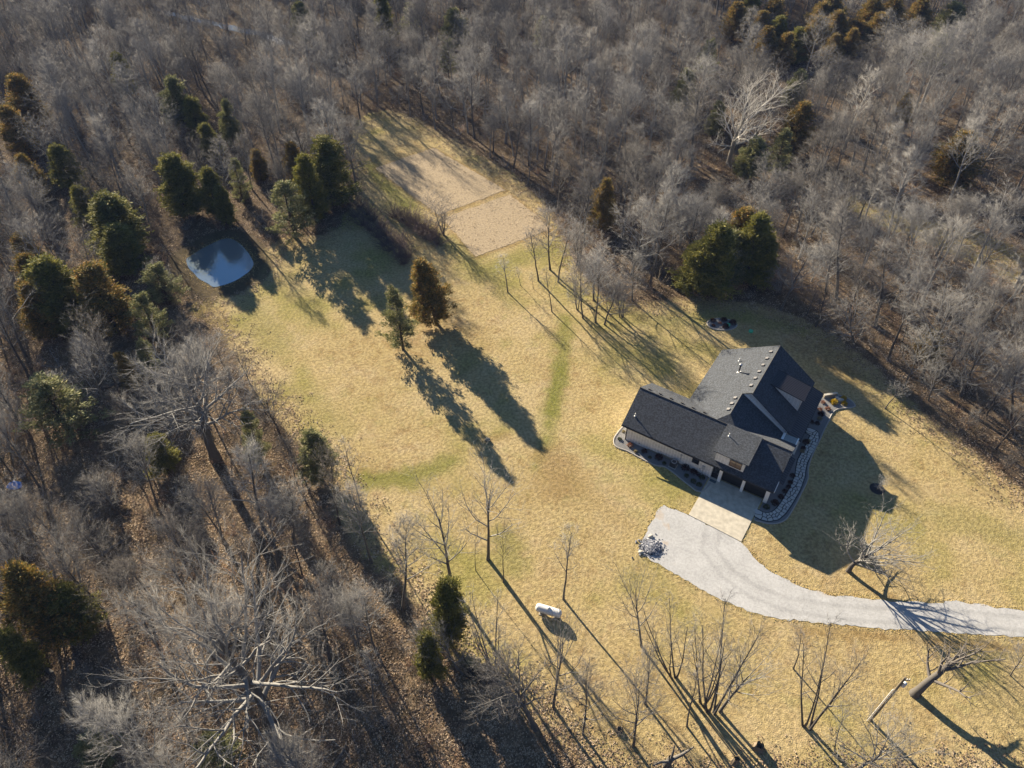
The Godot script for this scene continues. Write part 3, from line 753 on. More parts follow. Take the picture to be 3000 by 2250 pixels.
func grass() -> void:
	rng.seed = 5
	var T := Shape.new()
	for k in 8:
		var d := Vector3(r(-0.8, 0.8), 1, r(-0.8, 0.8)).normalized()
		T.spike(Vector3(r(-0.06, 0.06), -0.02, r(-0.06, 0.06)), d * r(0.06, 0.13), 0.03)
	var at := []
	var cols := []
	var n := noise(0.05, 3, 11)
	var keep := [drive_pad, drive_edge, front_bed_edge, right_bed_edge, island_edge, pond_edge, house_foot]
	for poly in [drive_edge, front_bed_edge, right_bed_edge, island_edge, drive_pad, pond_edge]:
		for k in poly.size():
			var a: Vector2 = poly[k]
			var b: Vector2 = poly[(k + 1) % poly.size()]
			for q in int(a.distance_to(b) * 16):
				var p := a.lerp(b, rng.randf())
				var side := (b - a).orthogonal().normalized()
				if Geometry2D.is_point_in_polygon(p + side * 0.3, poly):
					side = -side
				p += side * absf(rng.randfn()) * (0.6 if poly == pond_edge else 0.22)
				var bad := not in_view(p, 4)
				for other in keep:
					bad = bad or Geometry2D.is_point_in_polygon(p, other)
				if bad:
					continue
				var s := r(0.5, 1.0)
				at.append(Transform3D(Basis(Vector3.UP, r(0, TAU)).scaled(Vector3(s, s * r(0.6, 1.2), s)), Vector3(p.x, 0, p.y)))
				cols.append(Color(0.62, 0.47, 0.22).lerp(Color(0.4, 0.34, 0.1), rng.randf() * 0.8))
	tag(stuff_copies("grass", T.mesh(M.tinted), at, cols), "dry grass tufts along the edges of drive and beds", "grass")
	# dead stalks on the two garden plots
	at = []
	cols = []
	for poly in [far_plot, near_plot]:
		var c := Vector2.ZERO
		for p in poly:
			c += p / poly.size()
		var along: Vector2 = (poly[1] - poly[0]).normalized()
		for k in 9000:
			var p := c + Vector2(r(-28, 28), r(-28, 28))
			if not Geometry2D.is_point_in_polygon(p, poly):
				continue
			if poly == far_plot:
				var row := p.dot(along.orthogonal()) / 1.7
				if absf(row - roundf(row)) > 0.28 and rng.randf() < 0.75:
					continue
			var s := r(0.7, 1.5)
			at.append(Transform3D(Basis(Vector3.UP, r(0, TAU)).scaled(Vector3(s, s * r(0.7, 1.4), s)), Vector3(p.x, 0, p.y)))
			cols.append(Color(0.6, 0.47, 0.31).lerp(Color(0.22, 0.16, 0.1), pow(rng.randf(), 1.4)))
	tag(stuff_copies("dead_stalks", T.mesh(M.tinted), at, cols), "withered tan stalks standing in rows on the garden plots", "garden stalks")


# ---------------------------------------------------------------- woods
func place_words(p: Vector2) -> String:
	var best := ""
	var near := 1e9
	for key in marks:
		var d: float = p.distance_to(marks[key])
		if d < near:
			near = d
			best = key
	var v: Vector2 = p - marks[best]
	var turn := int(roundf(fposmod(atan2(-v.y, v.x), TAU) / TAU * 12)) % 12
	var side: String = ["right of", "to the right rear of", "behind, slightly right of", "behind", "behind, slightly left of", "to the left rear of", "left of", "to the left front of", "in front, slightly left of", "in front of", "in front, slightly right of", "to the right front of"][turn]
	return ("just " if near < 8 else "a short way " if near < 15 else "some way " if near < 24 else "far ") + side + " " + best


var marks := {"the pond": Vector2(-55, -128), "the far plot": Vector2(-14, -143), "the near plot": Vector2(0, -127), "the sycamore": Vector2(45, -148), "the house": Vector2(30, -78), "the gas tank": Vector2(4, -44), "the wooden pole": Vector2(37.5, -32.6), "the huge tree": Vector2(-39.7, -66.2), "the giant tree": Vector2(-24.2, -31.1), "the stream": Vector2(-85, -222), "the bronze grove": Vector2(85, -215), "the glade": Vector2(68, -122), "the green cedars": Vector2(45, -112), "the lawn cedars": Vector2(-14, -92), "the meadow head": Vector2(-30, -168), "the blue bundle": Vector2(-62, -62), "the white stem": Vector2(70, -154), "the porch": Vector2(48, -82), "the crooked tree": Vector2(-9, -184)}


func forest() -> void:
	rng.seed = 77
	var trees := []
	var n := noise(0.02, 3, 31)
	var clear := Geometry2D.offset_polygon(lawn_edge, -0.5)
	var z := -322.0
	while z < -18.0:
		var x := -235.0
		var step := 5.1 if z < -95 else 4.6
		while x < 235.0:
			var p := Vector2(x + r(-2.5, 2.5), z + r(-2.5, 2.5))
			x += step
			if not in_view(p, 22) or rng.randf() < 0.08:
				continue
			var bad := Geometry2D.is_point_in_polygon(p, pond_zone) or Geometry2D.is_point_in_polygon(p, stream_zone)
			for poly in clear:
				bad = bad or Geometry2D.is_point_in_polygon(p, poly)
			if Geometry2D.is_point_in_polygon(p, grass_glade) and rng.randf() < 0.9:
				bad = true
			if p.x > -12 and p.y > -45 and p.x < 60:
				bad = true
			if bad:
				continue
			for t in named_trees:
				if p.distance_to(Vector2(t[0], t[1])) < (8.0 if t[4] == 6 or t[4] == 10 else 2.4):
					bad = true
			for t in cedar_spots:
				var e := p - Vector2(t[0], t[1])
				var sight := -Vector2(t[0], t[1]).normalized()
				if e.length() < t[3] * 0.8 or (absf(e.cross(sight)) < t[3] * 0.9 + 0.8 and e.dot(sight) > 0 and e.dot(sight) < 15 and rng.randf() < 0.85):
					bad = true
			var s2 := -Vector2(45, -149).normalized()
			var e2 := p - Vector2(45, -149)
			if e2.dot(s2) > 0 and e2.dot(s2) < 20 and absf(e2.cross(s2)) < 6.5 and rng.randf() < 0.9:
				bad = true
			var s3 := Vector2(55, 125).normalized()
			var e3 := p - Vector2(-55, -121)
			if e3.dot(s3) > -6 and e3.dot(s3) < 20 and absf(e3.cross(s3)) < 8:
				bad = true
			if bad:
				continue
			var f := n.get_noise_2d(p.x, p.y)
			var u := rng.randf()
			var kind := 1
			if u < 0.42: kind = 9
			elif u < 0.72: kind = 1
			elif u < 0.9: kind = 2
			elif u < 0.94: kind = 3
			else: kind = 0
			var h: float = {0: r(8, 12), 1: r(11, 16), 2: r(5, 9), 3: r(9, 13), 9: r(13, 19)}[kind] * (1.0 + f * 0.25)
			trees.append([p, kind, h, rng.randi() % 3, f, rng.randf()])
		z += step
	trees.sort_custom(func(a, b): return a[0].length_squared() < b[0].length_squared())
	var far_trunks := {}
	var far_tints := {}
	for k in trees.size():
		var t: Array = trees[k]
		var list: Array = protos[t[1]]
		var P: Dictionary = list[t[3] % list.size()]
		var at := Vector3(t[0].x, 0, t[0].y)
		var sy: float = t[2] / P.h
		var sx := sy * (r(1.0, 1.4) if t[0].y < -95 else r(0.75, 1.1))
		var yaw := r(0, TAU)
		var lean := r(-0.09, 0.09)
		var tone := clampf(0.5 + t[4] * 0.6 + (t[5] - 0.5) * 0.9, 0.0, 0.999)
		if bare_count < 300:
			bare_count += 1
			var q := int(tone * 4)
			var words: String = ["tall ", "round ", "low ", "spreading ", "slim "][[9, 1, 2, 3, 0].find(t[1])]
			var named: String = words + ["brown-grey", "dull grey", "light grey", "pale grey"][q] + " bare tree"
			var full: String = named + (" leaning left, " if lean < -0.04 else " leaning right, " if lean > 0.04 else " ") + place_words(t[0])
			if full.replace("-", " ").split(" ").size() > 16:
				full = named + " " + place_words(t[0])
			plant("bare_tree", P, at, sy, sx, yaw, lean, M.barks[q], M.twigs[q], full, "tree", "bare trees of the surrounding wood")
		else:
			if not far_trunks.has(P):
				far_trunks[P] = []
				far_tints[P] = []
			far_trunks[P].append(Transform3D(Basis(Vector3(0, 0, 1), -lean) * Basis(Vector3.UP, yaw) * Basis.from_scale(Vector3(sx, sy, sx)), at))
			far_tints[P].append(Color(0.1, 0.093, 0.088).lerp(Color(0.255, 0.25, 0.247), tone))
	var woods := thing("woods", "far grey leafless woods behind and around the clearing", "woods")
	woods.set_meta("kind", "stuff")
	for P in far_trunks:
		var tk: Mesh = P.trunk.duplicate()
		tk.surface_set_material(0, M.tinted)
		var cr: Mesh = P.crown.duplicate()
		cr.surface_set_material(0, M.tinted)
		var dark := []
		for c in far_tints[P]:
			dark.append(c)
		stuff_copies("trunks", tk, far_trunks[P], dark, woods)
		stuff_copies("crowns", cr, far_trunks[P], far_tints[P], woods)
	print("trees ", trees.size())
	for k in 9:
		var spot: Vector2 = [Vector2(-30, -40), Vector2(-48, -52), Vector2(-17, -27.5), Vector2(-58, -80), Vector2(-70, -104), Vector2(62, -104), Vector2(76, -98), Vector2(40, -125), Vector2(-52, -38)][k]
		var S := Shape.new()
		var n2 := r(4, 8)
		S.tube(PackedVector3Array([Vector3(-n2 / 2, 0.22, 0), Vector3(-n2 * 0.1, 0.26, r(-0.2, 0.2)), Vector3(n2 / 2, 0.16, r(-0.3, 0.3))]), PackedFloat32Array([0.24, 0.2, 0.1]), 7)
		for q in 6:
			var a := Vector3(r(-0.1, 0.45) * n2, 0.25, 0)
			S.spike(a, a + Vector3(r(0.2, 0.9), r(0.1, 0.9), r(-0.9, 0.9)), 0.06)
		var log_ := put("fallen_log", S.mesh(M.barks[1 + k % 3]))
		log_.position = Vector3(spot.x, 0, spot.y)
		log_.rotation.y = r(0, PI)
		tag(log_, ["grey", "dull brown", "pale"][k % 3] + " fallen log " + place_words(spot), "log", "fallen logs in the wood")
	# brush and saplings under the trees
	var at2 := [[], [], []]
	var cols2 := [[], [], []]
	var shapes := [twig_bush(3, 14, 4, 2.0, 0.016), twig_bush(4, 8, 5, 2.6, 0.018), twig_bush(6, 22, 3, 1.1, 0.014)]
	while at2[0].size() + at2[1].size() + at2[2].size() < 6500:
		var p := Vector2(r(-200, 210), -20.0 - 270.0 * pow(rng.randf(), 1.2))
		if not in_view(p, 8):
			continue
		if Geometry2D.is_point_in_polygon(p, lawn_edge) or Geometry2D.is_point_in_polygon(p, pond_zone) or Geometry2D.is_point_in_polygon(p, grass_glade):
			continue
		if p.x > -5 and p.y > -42 and rng.randf() < 0.93:
			continue
		var k := rng.randi() % 3
		var s := r(0.6, 1.4)
		at2[k].append(Transform3D(Basis(Vector3.UP, r(0, TAU)).scaled(Vector3(s, s * r(0.8, 1.3), s)), Vector3(p.x, 0, p.y)))
		cols2[k].append(Color(0.1, 0.08, 0.07).lerp([Color(0.36, 0.35, 0.35), Color(0.3, 0.17, 0.1), Color(0.28, 0.23, 0.16)][rng.randi() % 3], rng.randf()))
	var flake := Shape.new()
	for k in 5:
		var c := Vector3(r(-0.3, 0.3), r(0.02, 0.06), r(-0.3, 0.3))
		var a := r(0, TAU)
		var d := Vector3(cos(a), r(-0.3, 0.3), sin(a)) * r(0.05, 0.09)
		var e := Vector3(-sin(a), r(-0.2, 0.4), cos(a)) * r(0.035, 0.06)
		flake.hull([c + d, c + e, c - d, c - e * 0.7], Vector3(0, 0.02, 0))
	var at3 := []
	var cols3 := []
	while at3.size() < 170000:
		var p := Vector2(r(-150, 160), -24.0 - 190.0 * pow(rng.randf(), 1.5))
		if not in_view(p, 3) or Geometry2D.is_point_in_polygon(p, pond_zone):
			continue
		if Geometry2D.is_point_in_polygon(p + Vector2(rng.randfn(), rng.randfn()) * 1.6, lawn_inner):
			continue
		at3.append(Transform3D(Basis(Vector3.UP, r(0, TAU)).scaled(Vector3.ONE * r(0.7, 1.5)), Vector3(p.x, 0, p.y)))
		cols3.append([Color(0.46, 0.36, 0.26), Color(0.33, 0.235, 0.15), Color(0.22, 0.145, 0.09), Color(0.12, 0.085, 0.06)][rng.randi() % 4] * r(0.8, 1.1))
	tag(stuff_copies("leaf_litter", flake.mesh(M.tinted), at3, cols3), "fallen brown leaves under the bare trees", "leaf litter")
	var brush := thing("undergrowth", "tangled bare brush and saplings under the wood", "undergrowth")
	brush.set_meta("kind", "stuff")
	for k in 3:
		stuff_copies("brush", shapes[k].mesh(M.tinted), at2[k], cols2[k], brush)


func named_forest() -> void:
	rng.seed = 8
	for t in named_trees:
		var list: Array = protos[t[4]]
		var P: Dictionary = list[rng.randi() % list.size()]
		if t[4] == 6:
			P = list[1] if t[2] > 25 else list[0]
		var sy: float = t[2] / P.h
		var sx: float = clampf(t[3] / P.w, sy * 0.62, sy * 1.45)
		if t[4] == 8 or t[4] == 7: sx = clampf(sx, sy * 0.9, sy * 1.25)
		var bark: Material = M.barks[1 + rng.randi() % 2]
		var twig: Material = M.twigs[1 + rng.randi() % 3]
		if t[4] >= 10:
			bark = M.white_bark
			twig = M.white_twig
		elif t[4] == 7 or t[4] == 3:
			twig = M.twigs[2]
		if t[4] == 8:
			twig = M.twigs[0]
		var yaw := 0.0 if t[4] == 7 or t[4] == 8 else r(0, TAU)
		plant("bare_tree", P, Vector3(t[0], 0, t[1]), sy, sx, yaw, t[5], bark, twig, t[6], "tree", "")
		bare_count += 1


func cedar_trees() -> void:
	var green := [Color(0.085, 0.098, 0.026), Color(0.225, 0.215, 0.048), Color(0.320, 0.280, 0.064), 0.15]
	var bronze := [Color(0.096, 0.096, 0.032), Color(0.256, 0.200, 0.056), Color(0.432, 0.256, 0.064), 0.25]
	var olive := [Color(0.112, 0.128, 0.056), Color(0.240, 0.248, 0.104), Color(0.352, 0.320, 0.160), 0.2]
	cedars = [[cedar_proto(1, green), cedar_proto(2, green)], [cedar_proto(3, bronze), cedar_proto(4, bronze)], [cedar_proto(5, olive, 0.8), cedar_proto(6, olive, 0.3)]]
	rng.seed = 12
	for t in lawn_cedars:
		var P: Dictionary = cedars[t[4]][1]
		plant("cedar_tree", P, Vector3(t[0], 0, t[1]), t[2] / 10.0, t[3] / 2.4, r(0, TAU), t[5], M.cedar_bark, M.leaf, t[6], "cedar", "")
	for t in cedar_spots:
		var P: Dictionary = cedars[t[4]][rng.randi() % 2]
		var label: String = ["green", "bronze-tipped", "grey-green"][t[4]] + (" tall" if t[2] > 9.5 else " small" if t[2] < 7.5 else "") + " cedar " + place_words(Vector2(t[0], t[1]))
		plant("cedar_tree", P, Vector3(t[0], 0, t[1]), t[2] / 8.7, t[3] / 2.1, r(0, TAU), r(-0.04, 0.04), M.cedar_bark, M.leaf, label, "cedar", "cedars among the bare trees")


func thicket() -> void:
	var shapes := [twig_bush(21, 30, 9, 2.4, 0.022).mesh(M.brush), twig_bush(22, 36, 8, 2.0, 0.022).mesh(M.brush)]
	rng.seed = 14
	for k in thicket_spots.size():
		var s: Array = thicket_spots[k]
		var o := put("thicket_bush", shapes[k % 2])
		o.position = Vector3(s[0], 0, s[1])
		o.basis = Basis(Vector3.UP, r(0, TAU)).scaled(Vector3(1.5, r(0.8, 1.3), 1.5))
		var rank := clampf((s[1] + 145.0) / 34.0, 0.0, 0.999)
		tag(o, ["low", "tall"][int(o.scale.y > 1.05)] + [" reddish", " dull brown", " grey-brown"][k % 3] + " thicket bush " + ["at the far end", "towards the far end", "in the middle", "towards the near end", "at the near end"][int(rank * 5)] + " of the " + ("shaded" if k < 18 else "sunlit") + " strip by the plots", "bush", "bushes of the thicket beside the garden plots")


# ---------------------------------------------------------------- the house: x along the garage front, z towards the drive, y up
var home: Node3D
var drive_pad: PackedVector2Array
var house_foot: PackedVector2Array
var pond_zone: PackedVector2Array
var stream_zone: PackedVector2Array
var lawn_inner: PackedVector2Array


func L(v: float, u: float, h := 0.0) -> Vector3:
	return Vector3(v, h, -u)


func to_world(v: float, u: float) -> Vector2:
	var q := house_at + Vector3(v, 0, -u).rotated(Vector3.UP, deg_to_rad(-31.8))
	return Vector2(q.x, q.z)


# a roof slab: outline given as [v, u], height by plane h = a + b v + c u; rows of shingles run along the eave
func roof(called: String, outline: Array, a: float, b: float, c: float, m: Material, thick := 0.16, parent: Node3D = null) -> MeshInstance3D:
	var S := Shape.new()
	var ring := []
	for p in outline:
		ring.append(L(p[0], p[1], a + b * p[0] + c * p[1] - thick))
	S.hull(ring, Vector3(0, thick, 0))
	var slope := sqrt(1.0 + b * b + c * c)
	for p in S.v:
		if absf(c) > absf(b):
			S.t.append(Vector2(p.x, p.z * slope) * 0.25)
		else:
			S.t.append(Vector2(p.z, p.x * slope) * 0.25)
	return put(called, S.mesh(m), parent if parent else home)


func part(called: String, m: Material, p: Vector3, s: Vector3, parent: Node3D = null) -> MeshInstance3D:
	var S := Shape.new()
	var c := minf(0.012, minf(s.x, minf(s.y, s.z)) * 0.2)
	S.box(p + Vector3(0, 0, 0), Vector3(s.x, s.y - c, s.z))
	S.box(p + Vector3(c, s.y - c, c), Vector3(s.x - c * 2, c, s.z - c * 2))
	return put(called, S.mesh(m), parent if parent else home)


func solid(called: String, m: Material, ring: Array, up: Vector3, parent: Node3D = null) -> MeshInstance3D:
	var S := Shape.new()
	S.hull(ring, up)
	return put(called, S.mesh(m), parent if parent else home)


# a window in a wall that faces the drive (z+): frame bars proud of the wall, glass set back
func window(v: float, h: float, w: float, t: float, z: float, sashes: int, frame: Material, glass: Material, bar := false) -> void:
	var o := part("window", glass, Vector3(v, h, z), Vector3(w, t, 0.03))
	part("frame", frame, Vector3(v - 0.06, h - 0.06, z), Vector3(w + 0.12, 0.08, 0.07), o)
	part("frame", frame, Vector3(v - 0.06, h + t - 0.02, z), Vector3(w + 0.12, 0.08, 0.07), o)
	for k in sashes + 1:
		part("frame", frame, Vector3(v - 0.06 + k * (w + 0.04) / sashes, h + 0.02, z), Vector3(0.08, t - 0.04, 0.066), o)
	if bar:
		for k in sashes:
			part("glazing_bar", frame, Vector3(v + 0.02 + k * w / sashes, h + t * 0.52, z), Vector3(w / sashes - 0.04, 0.03, 0.05), o)


func build_house() -> void:
	home = thing("farmhouse", "white board-and-batten farmhouse with dark shingle roofs and double garage", "house", house_at, deg_to_rad(-31.8))
	# roofs
	var f0 := 6.25 - 0.65 * 4.35
	roof("garage_roof", [[-0.65, -0.45], [20.6, -0.45], [20.6, 4.35], [12.98, 4.35], [11.7, 5.53], [10.4, 4.35], [-0.65, 4.35]], f0, 0, 0.65, M.shingle)
	var g0 := 6.25 + 0.65 * 4.35
	roof("garage_back_roof", [[-0.65, 4.35], [10.4, 4.35], [5.2, 9.12], [-0.65, 9.12]], g0, 0, -0.65, M.shingle)
	roof("garage_back_roof", [[12.98, 4.35], [20.6, 4.35], [20.6, 8.2], [17.15, 8.2]], g0, 0, -0.65, M.shingle)
	roof("main_roof", [[13, 10], [13, 21.4], [5.2, 21.4], [5.2, 9.12], [10.4, 4.35], [11.7, 5.53], [11.7, 10]], 0.0, 0.6, 0, M.shingle)
	roof("lower_roof", [[11.7, 5.53], [12.98, 4.35], [17.15, 8.2], [18.35, 8.4], [18.35, 10.06], [11.7, 10.06]], 7.02 + 0.6 * 11.7, -0.6, 0, M.shingle)
	roof("main_roof", [[13, 9.85], [19.1, 9.85], [19.1, 21.4], [13, 21.4]], 7.8 + 0.68 * 13, -0.68, 0, M.shingle)
	# ridge caps
	for c in [[-0.65, 4.35, 20.6, 4.35, 6.25], [13, 9.9, 13, 21.4, 7.8], [11.7, 5.5, 11.7, 10, 7.02]]:
		var S := Shape.new()
		S.tube(PackedVector3Array([L(c[0], c[1], c[4] - 0.04), L(c[2], c[3], c[4] - 0.04)]), PackedFloat32Array([0.09, 0.09]), 6)
		put("ridge_cap", S.mesh(M.ridge), home)
	# outer walls of the garage wing
	var wall_h := 3.12
	part("wall", M.siding, L(0, 0), Vector3(12.5, wall_h, 0.18) - Vector3(0, 0, 0)).position.z = -0.18
	part("wall", M.siding, Vector3(12.5, 2.38, -0.18), Vector3(7.6, wall_h - 2.38, 0.18))
	for s in [[13.45, 0.4], [16.56, 0.36], [19.7, 0.4]]:
		part("garage_post", M.trim, Vector3(s[0], 0, -0.2), Vector3(s[1], 2.38, 0.24))
	part("header_board", M.trim, Vector3(12.5, 2.4, 0.002), Vector3(7.6, 0.24, 0.04))
	for v in [0.0, 19.92]:
		solid("gable_wall", M.siding, [L(v, 0.18), L(v, 8.6), L(v, 8.6, 3.1), L(v, 4.35, 5.95), L(v, 0.18, 3.2)], Vector3(0.18, 0, 0))
	part("wall", M.siding, L(0.2, 8.6), Vector3(6.5, wall_h, 0.18))
	# main block walls
	solid("main_wall", M.siding, [L(5.8, 8.6), L(5.8, 21), L(5.8, 21, 3.3), L(5.8, 8.6, 3.3)], Vector3(0.18, 0, 0))
	solid("main_wall", M.siding, [L(18.6, 10), L(18.6, 21), L(18.6, 21, 3.75), L(18.6, 10, 3.75)], Vector3(0.18, 0, 0))
	solid("gable_wall", M.siding, [L(5.98, 20.9), L(18.6, 20.9), L(18.6, 20.9, 3.7), L(13, 20.9, 7.5), L(5.98, 20.9, 3.4)], Vector3(0, 0, 0.18))
	# the strip of gable wall where the lower roof meets the taller one
	solid("gable_wall", M.siding, [L(11.95, 10.1, 6.6), L(18.5, 10.1, 2.75), L(18.5, 10.1, 3.86), L(13, 10.1, 7.6), L(11.95, 10.1, 7.0)], Vector3(0, 0, -0.18))
	solid("gable_trim", M.trim, [L(12.0, 10.0, 6.98), L(18.35, 10.0, 3.17), L(18.35, 10.0, 3.4), L(12.0, 10.0, 7.21)], Vector3(0, 0, -0.08))
	# battens on the front wall
	for k in 31:
		var v := 0.2 + k * 0.405
		if v > 9.5 and v < 10.65:
			continue
		var low := 0.12
		var high := 3.05
		if v > 2.5 and v < 4.1:
			high = 2.5
		part("batten", M.trim, Vector3(v, low, 0.0), Vector3(0.055, high - low, 0.028))
	part("corner_board", M.dark_trim, Vector3(-0.03, 0, -0.03), Vector3(0.14, 3.1, 0.06))
	# stepped foundation
	part("foundation", M.foundation, Vector3(0.1, 0, 0.001), Vector3(3.2, 0.1, 0.03))
	part("foundation", M.foundation, Vector3(3.4, 0, 0.001), Vector3(2.0, 0.3, 0.035))
	part("foundation", M.foundation, Vector3(5.4, 0, 0.001), Vector3(2.6, 0.5, 0.04))
	part("foundation", M.foundation, Vector3(8.0, 0, 0.001), Vector3(4.4, 0.2, 0.03))
	# front openings
	window(2.68, 2.56, 1.3, 0.62, 0.005, 2, M.bronze, M.glass_warm)
	window(9.7, 1.55, 0.85, 1.4, 0.005, 1, M.dark_trim, M.glass)
	var d := part("side_door", M.dark_door, Vector3(12.52, 0.1, -0.32), Vector3(0.9, 2.2, 0.06))
	part("door_glass", M.glass, Vector3(12.64, 1.1, -0.262), Vector3(0.66, 1.0, 0.02), d)
	part("handle", M.silver, Vector3(13.28, 1.05, -0.26), Vector3(0.04, 0.14, 0.05), d)
	for v in [13.86, 16.93]:
		var w := 2.69 if v < 15 else 2.76
		var g := part("garage_door", M.black_door, Vector3(v, 0.06, -0.62), Vector3(w, 0.05, 0.06))
		for k in 4:
			part("door_panel", M.black_door, Vector3(v, 0.12 + k * 0.565, -0.62), Vector3(w, 0.55, 0.06), g)
		for k in 4:
			part("pane", M.glass, Vector3(v + 0.14 + k * w / 4.0, 1.92, -0.555), Vector3(w / 4.0 - 0.24, 0.3, 0.012), g)
	part("door_mat", M.mat_dark, Vector3(12.62, 0.085, 0.12), Vector3(0.85, 0.025, 0.45))
	# shed dormer over the garage doors
	solid("dormer_wall", M.siding, [L(12.4, 0.15, 3.2), L(16.2, 0.15, 3.2), L(16.2, 0.15, 5.36), L(12.4, 0.15, 5.46)], Vector3(0, 0, -0.16))
	for v in [12.4, 16.04]:
		solid("dormer_cheek", M.siding, [L(v, 0.31, 3.3), L(v, 0.31, 5.3), L(v, 4.1, 5.98), L(v, 4.1, 5.85)], Vector3(0.16, 0, 0))
	roof("dormer_roof", [[11.95, -0.25], [16.65, -0.25], [16.65, 4.4], [11.95, 4.4]], 5.5 + 0.185 * 0.25, 0, 0.185, M.shingle, 0.14)
	for k in 5:
		var v := 12.75 + k * 0.4
		if v < 14.1:
			part("batten", M.trim, Vector3(v, 3.42, -0.148), Vector3(0.05, 1.9, 0.02))
	window(14.3, 3.78, 1.5, 1.05, -0.145, 2, M.bronze, M.glass_warm, true)
	# shed dormer on the right slope, standing-seam metal
	var dr := roof("metal_dormer_roof", [[14.25, 13.9], [19.12, 13.9], [19.12, 17.2], [14.25, 17.2]], 6.98 + 0.155 * 14.25, -0.155, 0, M.metal_roof, 0.1)
	for k in 12:
		var u := 13.95 + k * 0.29
		var S := Shape.new()
		S.hull([L(14.3, u, 6.96), L(19.1, u, 6.215), L(19.1, u, 6.275), L(14.3, u, 7.02)], Vector3(0, 0, -0.07))
		put("seam", S.mesh(M.metal_seam), dr)
	solid("dormer_cheek", M.siding, [L(15.0, 14.2, 6.4), L(18.75, 14.2, 3.8), L(18.75, 14.2, 6.1), L(15.0, 14.2, 6.72)], Vector3(0, 0, -0.12))
	solid("dormer_cheek", M.siding, [L(15.0, 16.9, 6.4), L(18.75, 16.9, 3.8), L(18.75, 16.9, 6.1), L(15.0, 16.9, 6.72)], Vector3(0, 0, 0.12))
	solid("dormer_wall", M.siding, [L(18.75, 14.2, 3.8), L(18.75, 16.9, 3.8), L(18.75, 16.9, 6.1), L(18.75, 14.2, 6.1)], Vector3(-0.12, 0, 0))
	for k in 7:
		var v := 15.6 + k * 0.45
		solid("batten", M.trim, [L(v, 14.2, 6.4 - (v - 15.0) * 0.693), L(v + 0.05, 14.2, 6.37 - (v - 15.0) * 0.693), L(v + 0.05, 14.2, 6.68 - (v - 15.0) * 0.165), L(v, 14.2, 6.68 - (v - 15.0) * 0.165)], Vector3(0, 0, 0.02))
	# porch
	var pr := roof("porch_roof", [[18.8, 9.95], [20.72, 9.95], [20.72, 20.7], [18.8, 20.7]], 3.5 + 0.31 * 18.8, -0.31, 0, M.metal_roof, 0.1)
	for k in 26:
		var u := 10.05 + k * 0.42
		var S := Shape.new()
		S.hull([L(18.85, u, 3.47), L(20.7, u, 2.897), L(20.7, u, 2.955), L(18.85, u, 3.53)], Vector3(0, 0, -0.07))
		put("seam", S.mesh(M.metal_seam), pr)
	part("gutter", M.dark_trim, L(20.7, 20.7, 2.78), Vector3(0.12, 0.13, 10.75))
	for u in [10.2, 13.6, 17.0, 20.4]:
		part("porch_post", M.trim, L(20.45, u), Vector3(0.2, 2.78, 0.2))
	part("porch_floor", M.concrete, L(18.8, 20.7), Vector3(1.9, 0.14, 10.7))
	# flat canopy beside the porch
	part("canopy_roof", M.canopy, L(18.75, 9.9, 3.12), Vector3(1.6, 0.16, 1.62))
	part("canopy_trim", M.trim, L(20.36, 9.95, 3.05), Vector3(0.16, 0.3, 1.7))
	part("canopy_trim", M.trim, L(18.42, 9.95, 2.9), Vector3(0.32, 0.46, 1.66))
	for u in [8.45, 9.75]:
		part("porch_post", M.trim, L(20.2, u), Vector3(0.2, 3.05, 0.2))
	part("canopy_wall", M.siding, L(18.4, 9.95), Vector3(0.18, 2.9, 1.5))
	# awning along the right gable wall
	var aw := roof("awning", [[20.12, 1.9], [21.2, 1.9], [21.2, 6.9], [20.12, 6.9]], 2.75 + 0.3 * 20.12, -0.3, 0, M.metal_roof, 0.07)
	for k in 13:
		var u := 1.95 + k * 0.41
		var S := Shape.new()
		S.hull([L(20.15, u, 2.735), L(21.18, u, 2.425), L(21.18, u, 2.48), L(20.15, u, 2.79)], Vector3(0, 0, -0.07))
		put("seam", S.mesh(M.metal_seam), aw)
	# barge board on the right gable
	solid("barge_board", M.trim, [L(20.6, -0.45, 3.0), L(20.6, 0.75, 3.78), L(20.6, 0.75, 4.02), L(20.6, -0.45, 3.24)], Vector3(0.06, 0, 0))
	for s in [[-0.45, -0.1, 3.0, 3.22]]:
		part("corner_board", M.trim, Vector3(20.1, 0, -0.1), Vector3(0.1, 3.0, 0.12))
	# gutters
	part("gutter", M.dark_trim, Vector3(-0.65, 2.9, 0.45), Vector3(21.2, 0.12, 0.1))
	part("downspout", M.trim, Vector3(12.28, 0.15, 0.0), Vector3(0.08, 2.8, 0.07))
	# things on the roofs
	for u in [19.79, 18.15, 16.52, 14.96, 13.38, 11.72]:
		roof_vent(L(12.17, u, 7.30), 0.6)
	for u in [8.95, 7.71, 6.45]:
		roof_vent(L(11.1, u, 6.66), 0.6)
	for k in 6:
		roof_vent(L(0.52 + 1.6 * k, 5.1, 5.76), -1.0)
	var S := Shape.new()
	S.lathe(PackedVector2Array([Vector2(0.0, 1.5), Vector2(0.2, 1.44), Vector2(0.2, 1.3), Vector2(0.12, 1.3), Vector2(0.1, 0.0), Vector2(0.12, -0.2)]), 12, L(9.56, 15.16, 5.74))
	var fl := put("flue_pipe", S.mesh(M.flue), home)
	S = Shape.new()
	S.lathe(PackedVector2Array([Vector2(0, 1.58), Vector2(0.19, 1.53), Vector2(0.21, 1.46)]), 12, L(9.56, 15.16, 5.74))
	put("flue_cap", S.mesh(M.silver), fl)
	solid("flashing", M.silver, [L(9.3, 14.95, 5.60), L(9.8, 14.95, 5.90), L(9.8, 15.35, 5.90), L(9.3, 15.35, 5.60)], Vector3(0, 0.03, 0), fl)
